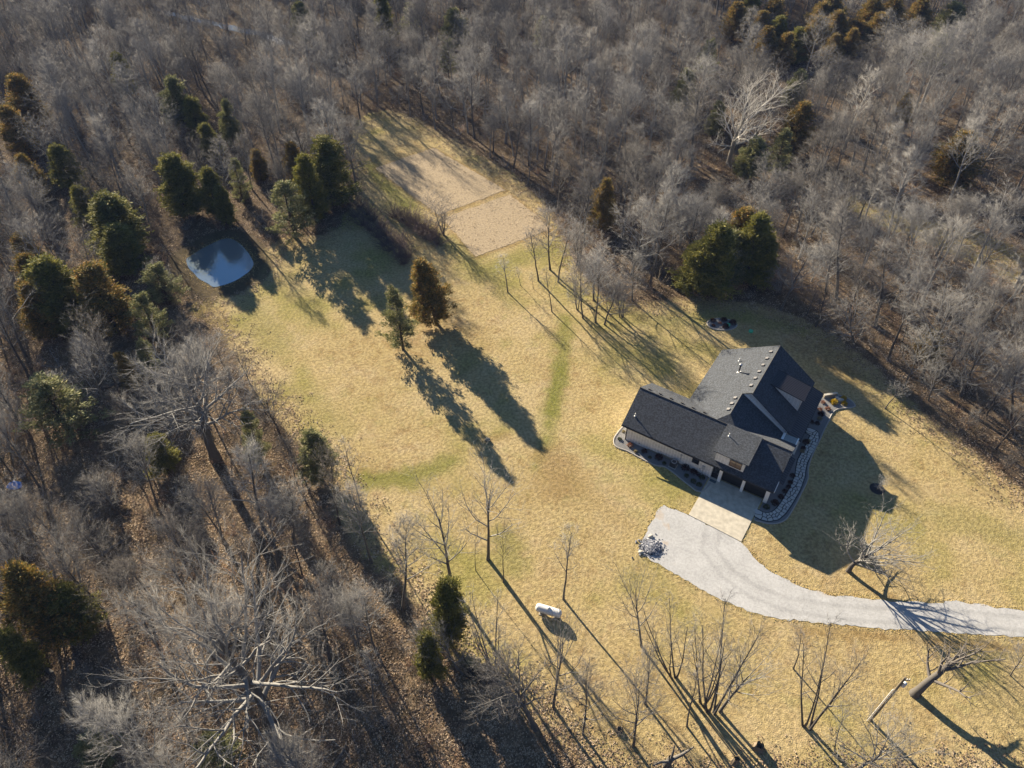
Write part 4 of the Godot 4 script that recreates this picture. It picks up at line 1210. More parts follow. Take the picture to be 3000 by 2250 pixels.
	for p in [L(8.68, 18.01, 5.21), L(0.49, 1.05, 4.11), L(12.83, 2.68, 6.02)]:
		S = Shape.new()
		S.lathe(PackedVector2Array([Vector2(0.0, 0.52), Vector2(0.06, 0.52), Vector2(0.06, 0.08), Vector2(0.16, 0.0)]), 10, p)
		put("vent_pipe", S.mesh(M.pvc), home)
	# boxes on the front wall
	part("meter_box", M.grey_box, Vector3(11.15, 1.2, 0.03), Vector3(0.42, 0.6, 0.14))
	part("meter_riser", M.grey_box, Vector3(11.3, 0.05, 0.03), Vector3(0.08, 1.15, 0.07))
	part("outlet_box", M.grey_box, Vector3(10.85, 0.9, 0.03), Vector3(0.16, 0.14, 0.08))
	part("line_cover", M.grey_box, Vector3(8.1, 1.0, 0.03), Vector3(0.08, 0.9, 0.07))
	part("disconnect_box", M.grey_box, Vector3(8.02, 1.75, 0.03), Vector3(0.24, 0.3, 0.12))
	part("hose_tap", M.dark_trim, Vector3(2.1, 0.55, 0.03), Vector3(0.08, 0.1, 0.12))
	part("hose_tap", M.dark_trim, Vector3(9.1, 0.55, 0.03), Vector3(0.08, 0.1, 0.12))


func roof_vent(p: Vector3, slope: float) -> void:
	var S := Shape.new()
	var across := slope > 0   # on the left slope, which rises with v
	var k := 0.6 if across else 0.65
	var ring := []
	for s in [[-0.15, -0.17], [0.15, -0.17], [0.15, 0.17], [-0.15, 0.17]]:
		ring.append(p + Vector3(s[0], (s[0] * k if across else s[1] * k), s[1]))
	S.hull(ring, Vector3(0, 0.14, 0))
	var top := []
	for q in ring:
		top.append(p + (q - p) * 1.25 + Vector3(0, 0.14, 0))
	S.hull(top, Vector3(0, 0.05, 0))
	put("roof_vent", S.mesh(M.vent if across else M.vent_dark), home)


func house_things() -> void:
	var turn := deg_to_rad(-31.8)
	# air conditioner
	var q := to_world(7.55, -0.75)
	var ac := thing("air_conditioner", "dark air conditioner unit standing by the white front wall", "air conditioner", Vector3(q.x, 0.04, q.y), turn)
	part("pad", M.concrete, Vector3(-0.5, 0, -0.5), Vector3(1.0, 0.07, 1.0), ac)
	part("case", M.ac_case, Vector3(-0.42, 0.07, -0.42), Vector3(0.84, 0.82, 0.84), ac)
	for k in 9:
		part("louvre", M.dark_trim, Vector3(-0.38, 0.14 + k * 0.08, 0.42), Vector3(0.76, 0.03, 0.02), ac)
	var S := Shape.new()
	S.lathe(PackedVector2Array([Vector2(0.36, 0.895), Vector2(0.36, 0.93), Vector2(0.3, 0.93), Vector2(0.29, 0.895)]), 20)
	var ring := put("fan_guard", S.mesh(M.silver), ac)
	S = Shape.new()
	for k in 5:
		var a := TAU * k / 5
		S.hull([Vector3(0.05, 0.9, 0).rotated(Vector3.UP, a), Vector3(0.28, 0.9, -0.06).rotated(Vector3.UP, a), Vector3(0.28, 0.91, 0.1).rotated(Vector3.UP, a)], Vector3(0, 0.01, 0))
	put("fan", S.mesh(M.dark_trim), ring)
	# concrete drive slab
	var slab := []
	for p in drive_pad:
		slab.append(Vector3(p.x, -0.05, p.y))
	S = Shape.new()
	S.hull(slab, Vector3(0, 0.13, 0))
	structure("driveway_slab", S.mesh(M.concrete), "pale concrete apron before the garage doors")
	# gravel drive
	drive_material()
	structure("gravel_drive", sheet_mapped(ragged(drive_edge, 0.5, 0.1, 3), 0.03, M.gravel_drive, Vector2(20, -62), Vector2(70, 35)), "pale grey gravel drive curving to the garage")
	# gravel beds with concrete edging
	for b in [["gravel_bed", front_bed_edge], ["gravel_bed", right_bed_edge], ["island_bed", island_edge]]:
		var o := structure(b[0], sheet(b[1] if b[0] == "gravel_bed" else smooth(b[1]), 0.05, M.bed_gravel), "grey stone mulch bed with a concrete edge")
		S = Shape.new()
		var line := smooth(b[1])
		var cut := line.size() - (9 if b[0] == "gravel_bed" else 0)
		var k := 0
		var total := PackedVector2Array()
		for j in cut:
			total.append(line[j])
		if b[0] == "island_bed":
			total.append(line[0])
		edging(S, total)
		put("edging", S.mesh(M.edging), o)
	var side := PackedVector2Array()
	for p in [[5.9, 7.9], [4.75, 9.3], [4.65, 12], [4.6, 15], [4.65, 18], [4.9, 20.6], [5.4, 21.9], [6.6, 22.6], [8.4, 22.3], [9.4, 21.0]]:
		side.append(to_world(p[0], p[1]))
	var sb := structure("gravel_bed", sheet(side, 0.05, M.bed_gravel), "narrow grey stone bed behind the main roof")
	S = Shape.new()
	edging(S, side)
	put("edging", S.mesh(M.edging), sb)
	flagstones()
	# shrubs in the beds
	var kinds := [ball_proto(51, [Color(0.03, 0.012, 0.01), Color(0.085, 0.03, 0.02)], 420, 0.3), ball_proto(52, [Color(0.03, 0.045, 0.012), Color(0.09, 0.1, 0.03)], 420, 0.28), ball_proto(53, [Color(0.2, 0.17, 0.1), Color(0.4, 0.35, 0.22)], 300, 0.45), ball_proto(54, [Color(0.14, 0.05, 0.025), Color(0.34, 0.15, 0.07)], 170, 0.4), ball_proto(55, [Color(0.3, 0.2, 0.01), Color(0.62, 0.46, 0.02)], 420, 0.32)]
	var meshes := []
	for kd in kinds:
		meshes.append(kd.mesh(M.leaf))
	rng.seed = 9
	for s in bed_shrubs:
		var o := put("shrub", meshes[s[3]])
		o.position = Vector3(s[0], 0.05, s[1])
		o.basis = Basis(Vector3.UP, r(0, TAU)).scaled(Vector3(s[2], s[2] * r(0.85, 1.1), s[2]))
		tag(o, s[4], "shrub", "shrubs in the stone beds")


func sheet_mapped(poly: PackedVector2Array, y: float, m: Material, from: Vector2, size: Vector2) -> ArrayMesh:
	var S := Shape.new()
	for p in poly:
		S.v.append(Vector3(p.x, y, p.y))
		S.n.append(Vector3.UP)
		S.t.append((p - from) / size)
	S.i = Geometry2D.triangulate_polygon(poly)
	for k in range(0, S.i.size(), 3):
		if (S.v[S.i[k + 2]] - S.v[S.i[k]]).cross(S.v[S.i[k + 1]] - S.v[S.i[k]]).y < 0:
			var q := S.i[k + 1]
			S.i[k + 1] = S.i[k + 2]
			S.i[k + 2] = q
	return S.mesh(m)


# gravel with two worn wheel lines along the bend, muddy spots at its edges and loose lighter stone
func drive_material() -> void:
	var from := Vector2(20, -62)
	var W := 1050
	var D := 525
	var way := PackedVector2Array()
	for p in wheel_line:
		way.append(p)
	var a := noise(0.02, 4, 71).get_image(W, D).get_data()
	var b := noise(0.14, 3, 72).get_image(W, D).get_data()
	var c := noise(0.5, 2, 73).get_image(W, D).get_data()
	var out := PackedByteArray()
	out.resize(W * D * 3)
	for j in D:
		for k in W:
			var n := j * W + k
			var p := from + Vector2(k, j) / 15.0
			var lift := 0.43 + (a[n] - 128) / 128.0 * 0.05 + (b[n] - 128) / 128.0 * 0.06 + (c[n] - 128) / 128.0 * 0.13
			var col := Vector3(lift * 0.9, lift * 0.91, lift * 0.94)
			var near := 1e9
			for q in way.size() - 1:
				near = minf(near, p.distance_to(Geometry2D.get_closest_point_to_segment(p, way[q], way[q + 1])))
			var rut := smoothstep(0.45, 0.1, absf(near - 0.85 + (b[n] - 128) / 900.0))
			col *= 1.0 - 0.13 * rut
			if near > 1.5:
				col = col.lerp(Vector3(0.36, 0.27, 0.18), smoothstep(0.58, 0.8, a[n] / 255.0) * smoothstep(1.5, 2.6, near) * 0.5 * (0.0 if p.x < 36 else 1.0))
			var e := Color(col.x, col.y, col.z).linear_to_srgb()
			out[n * 3] = int(clampf(e.r, 0, 1) * 255)
			out[n * 3 + 1] = int(clampf(e.g, 0, 1) * 255)
			out[n * 3 + 2] = int(clampf(e.b, 0, 1) * 255)
	var tex := ImageTexture.create_from_image(Image.create_from_data(W, D, false, Image.FORMAT_RGB8, out))
	var m := mat("gravel_drive", Color.WHITE, 1.0)
	m.albedo_texture = tex
	m.heightmap_enabled = true
	m.heightmap_texture = tex
	m.heightmap_scale = 4.0


func edging(S: Shape, line: PackedVector2Array) -> void:
	var pts := PackedVector3Array()
	var rad := PackedFloat32Array()
	for p in line:
		pts.append(Vector3(p.x, 0.05, p.y))
		rad.append(0.1)
	S.tube(pts, rad, 6)


func flagstones() -> void:
	var base := structure("flagstone_path", sheet(Geometry2D.offset_polyline(path_line, 0.72)[0], 0.066, M.bed_dark), "curving path of pale irregular flagstones")
	var band: PackedVector2Array = Geometry2D.offset_polyline(path_line, 0.64)[0]
	rng.seed = 66
	var seeds := []
	for k in path_line.size() - 1:
		var a := path_line[k]
		var b := path_line[k + 1]
		var m := maxi(1, int(round(a.distance_to(b) / 0.56)))
		for s in m:
			var p := a.lerp(b, (s + 0.5) / m)
			var side := (b - a).orthogonal().normalized()
			var n := 3 if rng.randf() < 0.55 else 2
			for q in n:
				seeds.append(p + side * ((q + 0.5) / n - 0.5) * 1.24 + Vector2(r(-0.12, 0.12), r(-0.12, 0.12)))
	var count := 0
	for j in seeds.size():
		var c: Vector2 = seeds[j]
		var cell := PackedVector2Array([c + Vector2(-0.6, -0.6), c + Vector2(0.6, -0.6), c + Vector2(0.6, 0.6), c + Vector2(-0.6, 0.6)])
		for k in seeds.size():
			var d: Vector2 = seeds[k] - c
			if k == j or d.length() > 1.5:
				continue
			var mid := c + d * 0.5
			var e := d.normalized()
			var f := e.orthogonal()
			var half := PackedVector2Array([mid + f * 3, mid - f * 3, mid - f * 3 - e * 4, mid + f * 3 - e * 4])
			var cut := Geometry2D.intersect_polygons(cell, half)
			if cut.size():
				cell = cut[0]
		var parts := Geometry2D.intersect_polygons(cell, band)
		if parts.is_empty():
			continue
		parts = Geometry2D.offset_polygon(parts[0], -0.05)
		if parts.is_empty() or parts[0].size() < 3:
			continue
		var ring := []
		for p in parts[0]:
			if ring.is_empty() or ring[-1].distance_to(Vector3(p.x, 0.03, p.y)) > 0.05:
				ring.append(Vector3(p.x, 0.03, p.y))
		if ring.size() < 3:
			continue
		var S := Shape.new()
		S.hull(ring, Vector3(r(-0.01, 0.01), r(0.06, 0.085), r(-0.01, 0.01)))
		put("flagstone", S.mesh(M.flags[rng.randi() % 3]), base)
		count += 1
	print("flagstones ", count)


# ---------------------------------------------------------------- loose things about the yard
func yard_things() -> void:
	var S: Shape
	# gas tank
	var axis := tank_right - tank_left
	var tank := thing("gas_tank", "white horizontal gas tank on legs in the lower lawn", "gas tank", Vector3((tank_left.x + tank_right.x) / 2, 0, (tank_left.z + tank_right.z) / 2), -atan2(axis.z, axis.x))
	S = Shape.new()
	var prof := PackedVector2Array()
	for k in 9:
		var a := PI / 2 * k / 8.0
		prof.append(Vector2(0.49 * sin(a), 1.55 - 0.0 + 0.0) if false else Vector2(0.49 * sin(a), 1.2 + 0.34 * cos(a)))
	for k in 9:
		var a := PI / 2 * k / 8.0
		prof.append(Vector2(0.49 * cos(a), -1.2 - 0.34 * sin(a)))
	S.lathe(prof, 28)
	var shell := put("shell", S.mesh(M.tank_white), tank)
	shell.rotation.z = -PI / 2
	shell.position.y = 0.78
	S = Shape.new()
	S.lathe(PackedVector2Array([Vector2(0, 0.2), Vector2(0.12, 0.18), Vector2(0.19, 0.1), Vector2(0.2, -0.06)]), 16, Vector3(0, 1.27, 0))
	put("dome_lid", S.mesh(M.tank_white), tank)
	for x in [-0.95, -0.8, 0.72, 0.87]:
		part("seam_band", M.tank_band, Vector3(x, 1.262, -0.06), Vector3(0.03, 0.012, 0.12), tank)
	for x in [-0.9, 0.8]:
		part("leg", M.dark_trim, Vector3(x, 0, -0.34), Vector3(0.12, 0.48, 0.68), tank)
	part("base_block", M.concrete, Vector3(-1.05, -0.05, -0.45), Vector3(0.42, 0.11, 0.9), tank)
	part("base_block", M.concrete, Vector3(0.65, -0.05, -0.45), Vector3(0.42, 0.11, 0.9), tank)
	# pole
	var pole := thing("utility_pole", "weathered wooden pole with pale conduit and small white can at its top", "utility pole", pole_foot)
	S = Shape.new()
	S.tube(PackedVector3Array([Vector3(0, -0.2, 0), Vector3(0.02, 5, 0), Vector3(0, 9.8, 0)]), PackedFloat32Array([0.17, 0.15, 0.12]), 10)
	S.lathe(PackedVector2Array([Vector2(0, 9.84), Vector2(0.12, 9.8)]), 10)
	put("post", S.mesh(M.pole_wood), pole)
	S = Shape.new()
	S.tube(PackedVector3Array([Vector3(-0.36, 0, 0.1), Vector3(-0.36, 7.2, 0.1), Vector3(-0.26, 7.4, 0.06)]), PackedFloat32Array([0.05, 0.05, 0.05]), 8)
	put("conduit", S.mesh(M.pvc), pole)
	for k in 11:
		part("bracket", M.grey_box, Vector3(-0.36, 0.4 + k * 0.62, 0.03), Vector3(0.3, 0.04, 0.05), pole)
	S = Shape.new()
	S.lathe(PackedVector2Array([Vector2(0, 0.75), Vector2(0.16, 0.72), Vector2(0.2, 0.62), Vector2(0.2, 0.05), Vector2(0.16, 0), Vector2(0, 0)]), 14, Vector3(0.34, 8.1, 0.06))
	put("transformer_can", S.mesh(M.tank_white), pole)
	part("can_bracket", M.grey_box, Vector3(0.08, 8.35, 0.03), Vector3(0.14, 0.12, 0.06), pole)
	part("cross_arm", M.pole_wood, Vector3(-0.1, 9.2, -0.06), Vector3(0.75, 0.1, 0.1), pole)
	for x in [0.34, 0.56]:
		S = Shape.new()
		S.lathe(PackedVector2Array([Vector2(0, 0.2), Vector2(0.05, 0.18), Vector2(0.03, 0.12), Vector2(0.06, 0.08), Vector2(0.03, 0.0)]), 10, Vector3(x, 9.3, -0.01))
		put("insulator", S.mesh(M.tank_white), pole)
	# septic lids
	for k in 2:
		var o := thing("tank_lid", ["green round lid set among the shrubs of the island bed", "green round lid standing alone on the lawn"][k], "lid", [lid_in_bed, lid_on_lawn][k])
		S = Shape.new()
		S.lathe(PackedVector2Array([Vector2(0, 0.3), Vector2(0.2, 0.31), Vector2(0.24, 0.28), Vector2(0.34, 0.28), Vector2(0.37, 0.25), Vector2(0.37, 0.2)]), 24)
		put("cover", S.mesh(M.lid_green), o)
		S = Shape.new()
		S.lathe(PackedVector2Array([Vector2(0.34, 0.22), Vector2(0.34, -0.05)]), 24)
		put("riser", S.mesh(M.lid_green), o)
		for q in 4:
			var a := TAU * q / 4 + 0.4
			part("bolt", M.dark_trim, Vector3(cos(a) * 0.31 - 0.02, 0.275, sin(a) * 0.31 - 0.02), Vector3(0.04, 0.02, 0.04), o)
	# low pale wall and stones by the porch
	var run := slab_far - slab_near
	var wl := thing("garden_wall", "low straight pale stone wall between porch and yellow shrubs", "wall", slab_near, -atan2(run.z, run.x))
	part("wall_body", M.limestone, Vector3(0, -0.05, -0.13), Vector3(run.length(), 0.66, 0.26), wl)
	part("cap", M.cap_stone, Vector3(-0.03, 0.612, -0.18), Vector3(run.length() + 0.06, 0.08, 0.36), wl)
	rock("white_stone", rock_a, Vector3(0.36, 0.25, 0.28), 3, M.cap_stone, "smaller white stone near the end of the low pale wall")
	rock("white_stone", rock_b, Vector3(0.6, 0.28, 0.34), 4, M.cap_stone, "larger white stone beside the yellow shrubs")
	rock("field_stone", lawn_rock, Vector3(0.38, 0.3, 0.3), 5, M.limestone, "pale lone stone on the middle lawn")
	rock("stone", dark_patch + Vector3(-1.35, 0, 0.7), Vector3(0.35, 0.2, 0.25), 6, M.cap_stone, "white stone at the outer corner of the dark gravel heap")
	rock("stone", dark_patch + Vector3(0.1, 0, -1.6), Vector3(0.3, 0.2, 0.3), 7, M.cap_stone, "white stone behind the dark gravel heap")
	# dark heap on the gravel turnaround
	var heap := thing("gravel_heap", "low heap of dark blue-grey gravel at the corner of the turnaround", "gravel heap", dark_patch)
	S = Shape.new()
	rng.seed = 31
	var rings := 7
	for a in rings + 1:
		for q in 20:
			var rr := float(a) / rings
			var g := TAU * q / 20
			var w := 1.0 + 0.22 * sin(g * 3 + 1) + 0.12 * sin(g * 5)
			S.v.append(Vector3(cos(g) * rr * 1.3 * w, 0.32 * (1 - rr * rr) + r(-0.03, 0.03), sin(g) * rr * 1.15 * w))
			S.n.append(Vector3(cos(g) * rr * 0.3, 1, sin(g) * rr * 0.3).normalized())
	for a in rings:
		for q in 20:
			var k := a * 20 + q
			var k2 := a * 20 + (q + 1) % 20
			S.i.append_array([k, k + 20, k2, k2, k + 20, k2 + 20])
	put("mound", S.mesh(M.dark_gravel), heap)
	var pebble := Shape.new()
	pebble.hull([Vector3(-0.06, 0, -0.05), Vector3(0.05, 0, -0.06), Vector3(0.07, 0, 0.03), Vector3(0, 0, 0.07), Vector3(-0.06, 0, 0.04)], Vector3(0.01, 0.07, 0))
	var at := []
	var cols := []
	for k in 900:
		var p := Vector2(rng.randfn(), rng.randfn()) * Vector2(0.62, 0.55)
		at.append(Transform3D(Basis(rv().normalized(), r(0, TAU)).scaled(Vector3.ONE * r(0.6, 1.8)), Vector3(p.x, 0.3 * maxf(0.0, 1 - p.length_squared() / 1.5) + 0.03, p.y)))
		cols.append(Color(0.1, 0.11, 0.145).lerp(Color(0.42, 0.43, 0.47), pow(rng.randf(), 1.3)))
	stuff_copies("loose_stones", pebble.mesh(M.tinted), at, cols, heap)
	# young tree in a ring of mulch
	S = Shape.new()
	S.lathe(PackedVector2Array([Vector2(0, 0.12), Vector2(0.7, 0.1), Vector2(1.0, 0.02), Vector2(1.05, -0.02)]), 24)
	var mu := put("mulch_ring", S.mesh(M.bed_dark))
	mu.position = mulch_spot
	mu.scale = Vector3(0.95, 1, 0.95)
	tag(mu, "round dark mulch ring about the young tree", "mulch ring")
	plant("young_tree", protos[2][1], sapling_spot, 2.6 / protos[2][1].h, 1.0 / protos[2][1].w, 1.0, 0.15, M.barks[2], M.twigs[3], "small pale young tree planted in the dark mulch ring", "tree", "")
	# stumps, a broken trunk, a torn root plate, blue tarp
	for k in 3:
		var o := thing("tree_stump", ["hollow pale stump with a jagged rim at the bottom of the lawn", "short brown cut stump under the bare trees", "dark splintered stump at the bottom edge"][k], "stump", [stump_a, stump_b, stump_c][k])
		stump(o, [0.42, 0.3, 0.28][k], [0.8, 0.4, 1.1][k], k + 3)
	var sn := thing("broken_trunk", "snapped dead tree trunk with splayed grey limbs at the bottom edge", "dead tree", snag_foot)
	S = Shape.new()
	S.tube(PackedVector3Array([Vector3(0, -0.2, 0), Vector3(0.1, 0.9, 0), Vector3(0.25, 1.8, -0.1)]), PackedFloat32Array([0.42, 0.34, 0.3]), 9)
	put("trunk", S.mesh(M.barks[2]), sn)
	for e in [[Vector3(0.3, 1.7, 0), Vector3(1.2, 2.4, -0.2), Vector3(2.1, 3.8, -0.4), 0.2], [Vector3(0.2, 1.6, 0), Vector3(0.3, 2.8, -0.3), Vector3(0.2, 4.0, -0.3), 0.14], [Vector3(0.2, 1.4, 0.1), Vector3(-0.8, 1.8, 0.3), Vector3(-1.7, 1.7, 0.6), 0.16]]:
		S = Shape.new()
		S.tube(PackedVector3Array([e[0], e[1], e[2]]), PackedFloat32Array([e[3], e[3] * 0.8, e[3] * 0.35]), 6)
		for k in 5:
			var p: Vector3 = e[1].lerp(e[2], k / 5.0)
			S.spike(p, p + (e[2] - e[1]).normalized() * 0.4 + rv() * 0.7, 0.04)
		put("limb", S.mesh(M.barks[3]), sn)
	var rt := thing("root_pile", "dark heap of torn roots and brush below the olive cedar", "brush pile", root_pile)
	S = Shape.new()
	for k in 70:
		var a := Vector3(r(-1.8, 1.4), r(0, 0.9), r(-1.0, 1.0))
		var b := a + Vector3(r(-1.4, 1.4), r(-0.4, 0.9), r(-1.2, 1.2))
		S.tube(PackedVector3Array([a, a.lerp(b, 0.5) + rv() * 0.2, b]), PackedFloat32Array([0.07, 0.055, 0.02]), 4)
	put("branches", S.mesh(M.dark_wood), rt)
	stump(rt, 0.7, 1.1, 8)
	var tarp := thing("blue_tarp", "small bright blue plastic bundle lying in the left wood", "tarp", blue_spot)
	S = Shape.new()
	for a in 6:
		for q in 14:
			var g := TAU * q / 14
			var rr := a / 5.0
			S.v.append(Vector3(cos(g) * rr * (0.95 + 0.2 * sin(g * 3)), 0.75 * (1 - rr * rr) + 0.1 * sin(g * 4 + a), sin(g) * rr * 0.7))
			S.n.append(Vector3(cos(g) * rr + 0.2 * sin(g * 5), 1.0, sin(g) * rr).normalized())
	for a in 5:
		for q in 14:
			var k := a * 14 + q
			var k2 := a * 14 + (q + 1) % 14
			S.i.append_array([k, k + 14, k2, k2, k + 14, k2 + 14])
	put("cover", S.mesh(M.blue), tarp)
	part("cord", M.pvc, Vector3(-0.85, 0.02, -0.02), Vector3(1.7, 0.03, 0.04), tarp)
	for k in 2:
		var poly: PackedVector2Array = [far_plot, near_plot][k]
		structure("garden_plot", sheet(ragged(poly, 0.7, 0.1, 40 + k), 0.03, M.plot), ["farther straw-covered garden plot with rows of dead stalks", "nearer straw-covered garden plot"][k])
	# water
	structure("pond", sheet(smooth(pond_edge), 0.06, M.water), "small dark pond mirroring blue sky at the wood edge")
	structure("stream", sheet(ragged(stream_edge, 2.0, 0.35, 6), 0.06, M.water_far), "narrow bright stream glinting through the far trees")


func stump(o: Node3D, rad: float, h: float, seed_: int) -> void:
	rng.seed = seed_
	var S := Shape.new()
	var k := 0
	var n := 12
	for lvl in 4:
		for q in n:
			var g := TAU * q / n
			var w: float = rad * [1.5, 1.05, 0.95, 0.6][lvl] * (1 + 0.12 * sin(g * 4 + seed_))
			var y: float = [-0.1, h * 0.4, h, h * 0.55][lvl]
			if lvl == 2:
				y += r(-0.25, 0.25) * h
			S.v.append(Vector3(cos(g) * w, y, sin(g) * w))
			S.n.append(Vector3(cos(g), 0.2, sin(g)).normalized() if lvl < 3 else Vector3(-cos(g), 0.6, -sin(g)).normalized())
	for lvl in 3:
		for q in n:
			var a := lvl * n + q
			var b := lvl * n + (q + 1) % n
			S.i.append_array([a, b, a + n, b, b + n, a + n])
	put("stump_bark", S.mesh(M.stump_wood), o)
	S = Shape.new()
	S.lathe(PackedVector2Array([Vector2(0, h * 0.5), Vector2(rad * 0.62, h * 0.56)]), n)
	put("heartwood", S.mesh(M.dark_wood), o)


func rock(called: String, at: Vector3, size: Vector3, seed_: int, m: Material, label: String) -> void:
	rng.seed = seed_
	var S := Shape.new()
	var n := noise(0.9, 2, seed_)
	for a in 7:
		for q in 12:
			var g := TAU * q / 12
			var e := PI * (a / 6.0 - 0.5)
			var d := Vector3(cos(g) * cos(e), sin(e), sin(g) * cos(e))
			var p := d * (1.0 + n.get_noise_3dv(d * 1.5) * 0.45)
			S.v.append(p * size + Vector3(0, size.y * 0.5, 0))
			S.n.append((d / size).normalized())
	for a in 6:
		for q in 12:
			var k := a * 12 + q
			var k2 := a * 12 + (q + 1) % 12
			S.i.append_array([k, k2, k + 12, k2, k2 + 12, k + 12])
	var o := put(called, S.mesh(m))
	o.position = at
	tag(o, label, "rock")


# ---------------------------------------------------------------- materials
func shingle_tile() -> Array:
	rng.seed = 17
	var size := 512
	var col := PackedByteArray()
	var hgt := PackedByteArray()
	col.resize(size * size)
	hgt.resize(size * size)
	var rows := 28
	var tone := []
	for k in rows:
		var line := []
		for q in 24:
			line.append(rng.randf())
		tone.append(line)
	for y in size:
		var row := y * rows / size
		var fy := fmod(float(y) * rows / size, 1.0)
		var shift := (row % 3) * 7
		for x in size:
			var q := ((x + shift) * 24 / size) % 24
			var fx := fmod(float(x + shift) * 24 / size, 1.0)
			var c: float = 150 + 75 * tone[row][q] + rng.randf() * 30
			if fy < 0.2: c *= 0.55
			if fx < 0.07: c *= 0.75
			col[y * size + x] = int(clampf(c, 0, 255))
			hgt[y * size + x] = int(clampf(fy * 200 + tone[row][q] * 50, 0, 255))
	return [ImageTexture.create_from_image(Image.create_from_data(size, size, false, Image.FORMAT_L8, col)), ImageTexture.create_from_image(Image.create_from_data(size, size, false, Image.FORMAT_L8, hgt))]


func materials() -> void:
	var fine := grain(512, 0.06, 4, 41, 0.62, 1.0, 0.3, 0.4)
	var speck := grain(512, 0.25, 2, 43, 0.35, 1.0, 0.45, 0.5)
	var soft := grain(512, 0.015, 4, 45, 0.8, 1.0, 0.2, 0.15)
	var bark_tile := grain(256, 0.09, 3, 47, 0.5, 1.0)
	mat("bark", lin(0.16, 0.13, 0.11), 0.95, bark_tile, 1.2)
	mat("twig", lin(0.27, 0.245, 0.23), 0.9)
	mat("brush", lin(0.13, 0.092, 0.08), 0.95)
	M.barks = [mat("bark brown", lin(0.105, 0.087, 0.075), 0.95, bark_tile, 1.3, 2.0), mat("bark dull", lin(0.14, 0.122, 0.11), 0.95, bark_tile, 1.3, 2.0), mat("bark grey", lin(0.19, 0.175, 0.163), 0.95, bark_tile, 1.3, 2.0), mat("bark pale", lin(0.26, 0.245, 0.23), 0.95, bark_tile, 1.3, 2.0)]
	M.twigs = [mat("twig brown", lin(0.12, 0.108, 0.1), 0.9), mat("twig dull", lin(0.165, 0.157, 0.152), 0.9), mat("twig grey", lin(0.215, 0.21, 0.205), 0.9), mat("twig pale", lin(0.28, 0.275, 0.27), 0.9)]
	mat("white_bark", lin(0.5, 0.46, 0.4), 0.9, fine, 3.0)
	mat("white_twig", lin(0.46, 0.44, 0.41), 0.9)
	mat("cedar_bark", lin(0.12, 0.085, 0.06), 0.95, bark_tile, 1.0)
	var leaf := mat("leaf", Color.WHITE, 0.85)
	leaf.vertex_color_use_as_albedo = true
	leaf.backlight_enabled = true
	leaf.backlight = Color(0.7, 0.7, 0.7)
	var tinted := mat("tinted", Color.WHITE, 0.95)
	tinted.vertex_color_use_as_albedo = true
	var sh := shingle_tile()
	var shingle := mat("shingle", lin(0.088, 0.103, 0.132), 0.93)
	shingle.albedo_texture = sh[0]
	shingle.heightmap_enabled = true
	shingle.heightmap_texture = sh[1]
	shingle.heightmap_scale = 1.6
	mat("ridge", lin(0.09, 0.092, 0.1), 0.93, fine, 0.7)
	mat("siding", lin(0.82, 0.81, 0.8), 0.6, soft, 4.0)
	mat("trim", lin(0.8, 0.79, 0.78), 0.5)
	mat("dark_trim", lin(0.02, 0.02, 0.024), 0.5)
	mat("foundation", lin(0.42, 0.37, 0.29), 0.9, fine, 2.0)
	mat("bronze", lin(0.055, 0.03, 0.018), 0.4)
	var glass := mat("glass", lin(0.012, 0.014, 0.018), 0.06)
	glass.metallic_specular = 0.6
	var gw := mat("glass_warm", lin(0.2, 0.13, 0.075), 0.1)
	gw.metallic_specular = 0.6
	mat("dark_door", lin(0.01, 0.01, 0.012), 0.4)
	mat("black_door", lin(0.008, 0.008, 0.009), 0.45)
	mat("mat_dark", lin(0.08, 0.11, 0.13), 0.95)
	mat("silver", lin(0.55, 0.56, 0.58), 0.35).metallic = 0.7
	var mr := mat("metal_roof", lin(0.05, 0.048, 0.062), 0.42)
	mr.metallic_specular = 0.5
	mat("metal_seam", lin(0.01, 0.01, 0.014), 0.4)
	mat("canopy", lin(0.34, 0.35, 0.35), 0.8, soft, 2.0)
	mat("flue", lin(0.03, 0.03, 0.035), 0.5)
	mat("pvc", lin(0.75, 0.75, 0.74), 0.5)
	mat("vent", lin(0.09, 0.088, 0.1), 0.5)
	mat("vent_dark", lin(0.06, 0.06, 0.065), 0.6)
	mat("grey_box", lin(0.4, 0.41, 0.42), 0.55)
	mat("ac_case", lin(0.07, 0.07, 0.075), 0.6)
	mat("concrete", lin(0.56, 0.52, 0.44), 0.9, soft, 7.0)
	mat("bed_gravel", lin(0.42, 0.42, 0.44), 1.0, speck, 7.0, 8.0)
	mat("bed_dark", lin(0.06, 0.06, 0.07), 1.0, speck, 5.0, 6.0)
	mat("dark_gravel", lin(0.16, 0.175, 0.21), 1.0, speck, 4.0, 8.0)
	mat("plot", lin(0.55, 0.43, 0.28), 1.0, grain(1024, 0.05, 5, 81, 0.55, 1.0, 0.3, 0.55), 26.0, 14.0)
	mat("edging", lin(0.55, 0.52, 0.49), 0.9, fine, 2.0)
	M.flags = [mat("flag light", lin(0.8, 0.79, 0.77), 0.85, fine, 1.5), mat("flag grey", lin(0.7, 0.7, 0.69), 0.85, fine, 1.5), mat("flag warm", lin(0.76, 0.74, 0.69), 0.85, fine, 1.5)]
	mat("tank_white", lin(0.62, 0.63, 0.64), 0.35)
	mat("tank_band", lin(0.5, 0.5, 0.5), 0.5)
	mat("pole_wood", lin(0.3, 0.25, 0.18), 0.9, bark_tile, 0.8)
	mat("lid_green", lin(0.06, 0.42, 0.24), 0.5)
	mat("limestone", lin(0.5, 0.45, 0.36), 0.9, fine, 1.0, 2.0)
	mat("cap_stone", lin(0.7, 0.66, 0.58), 0.85, fine, 1.2)
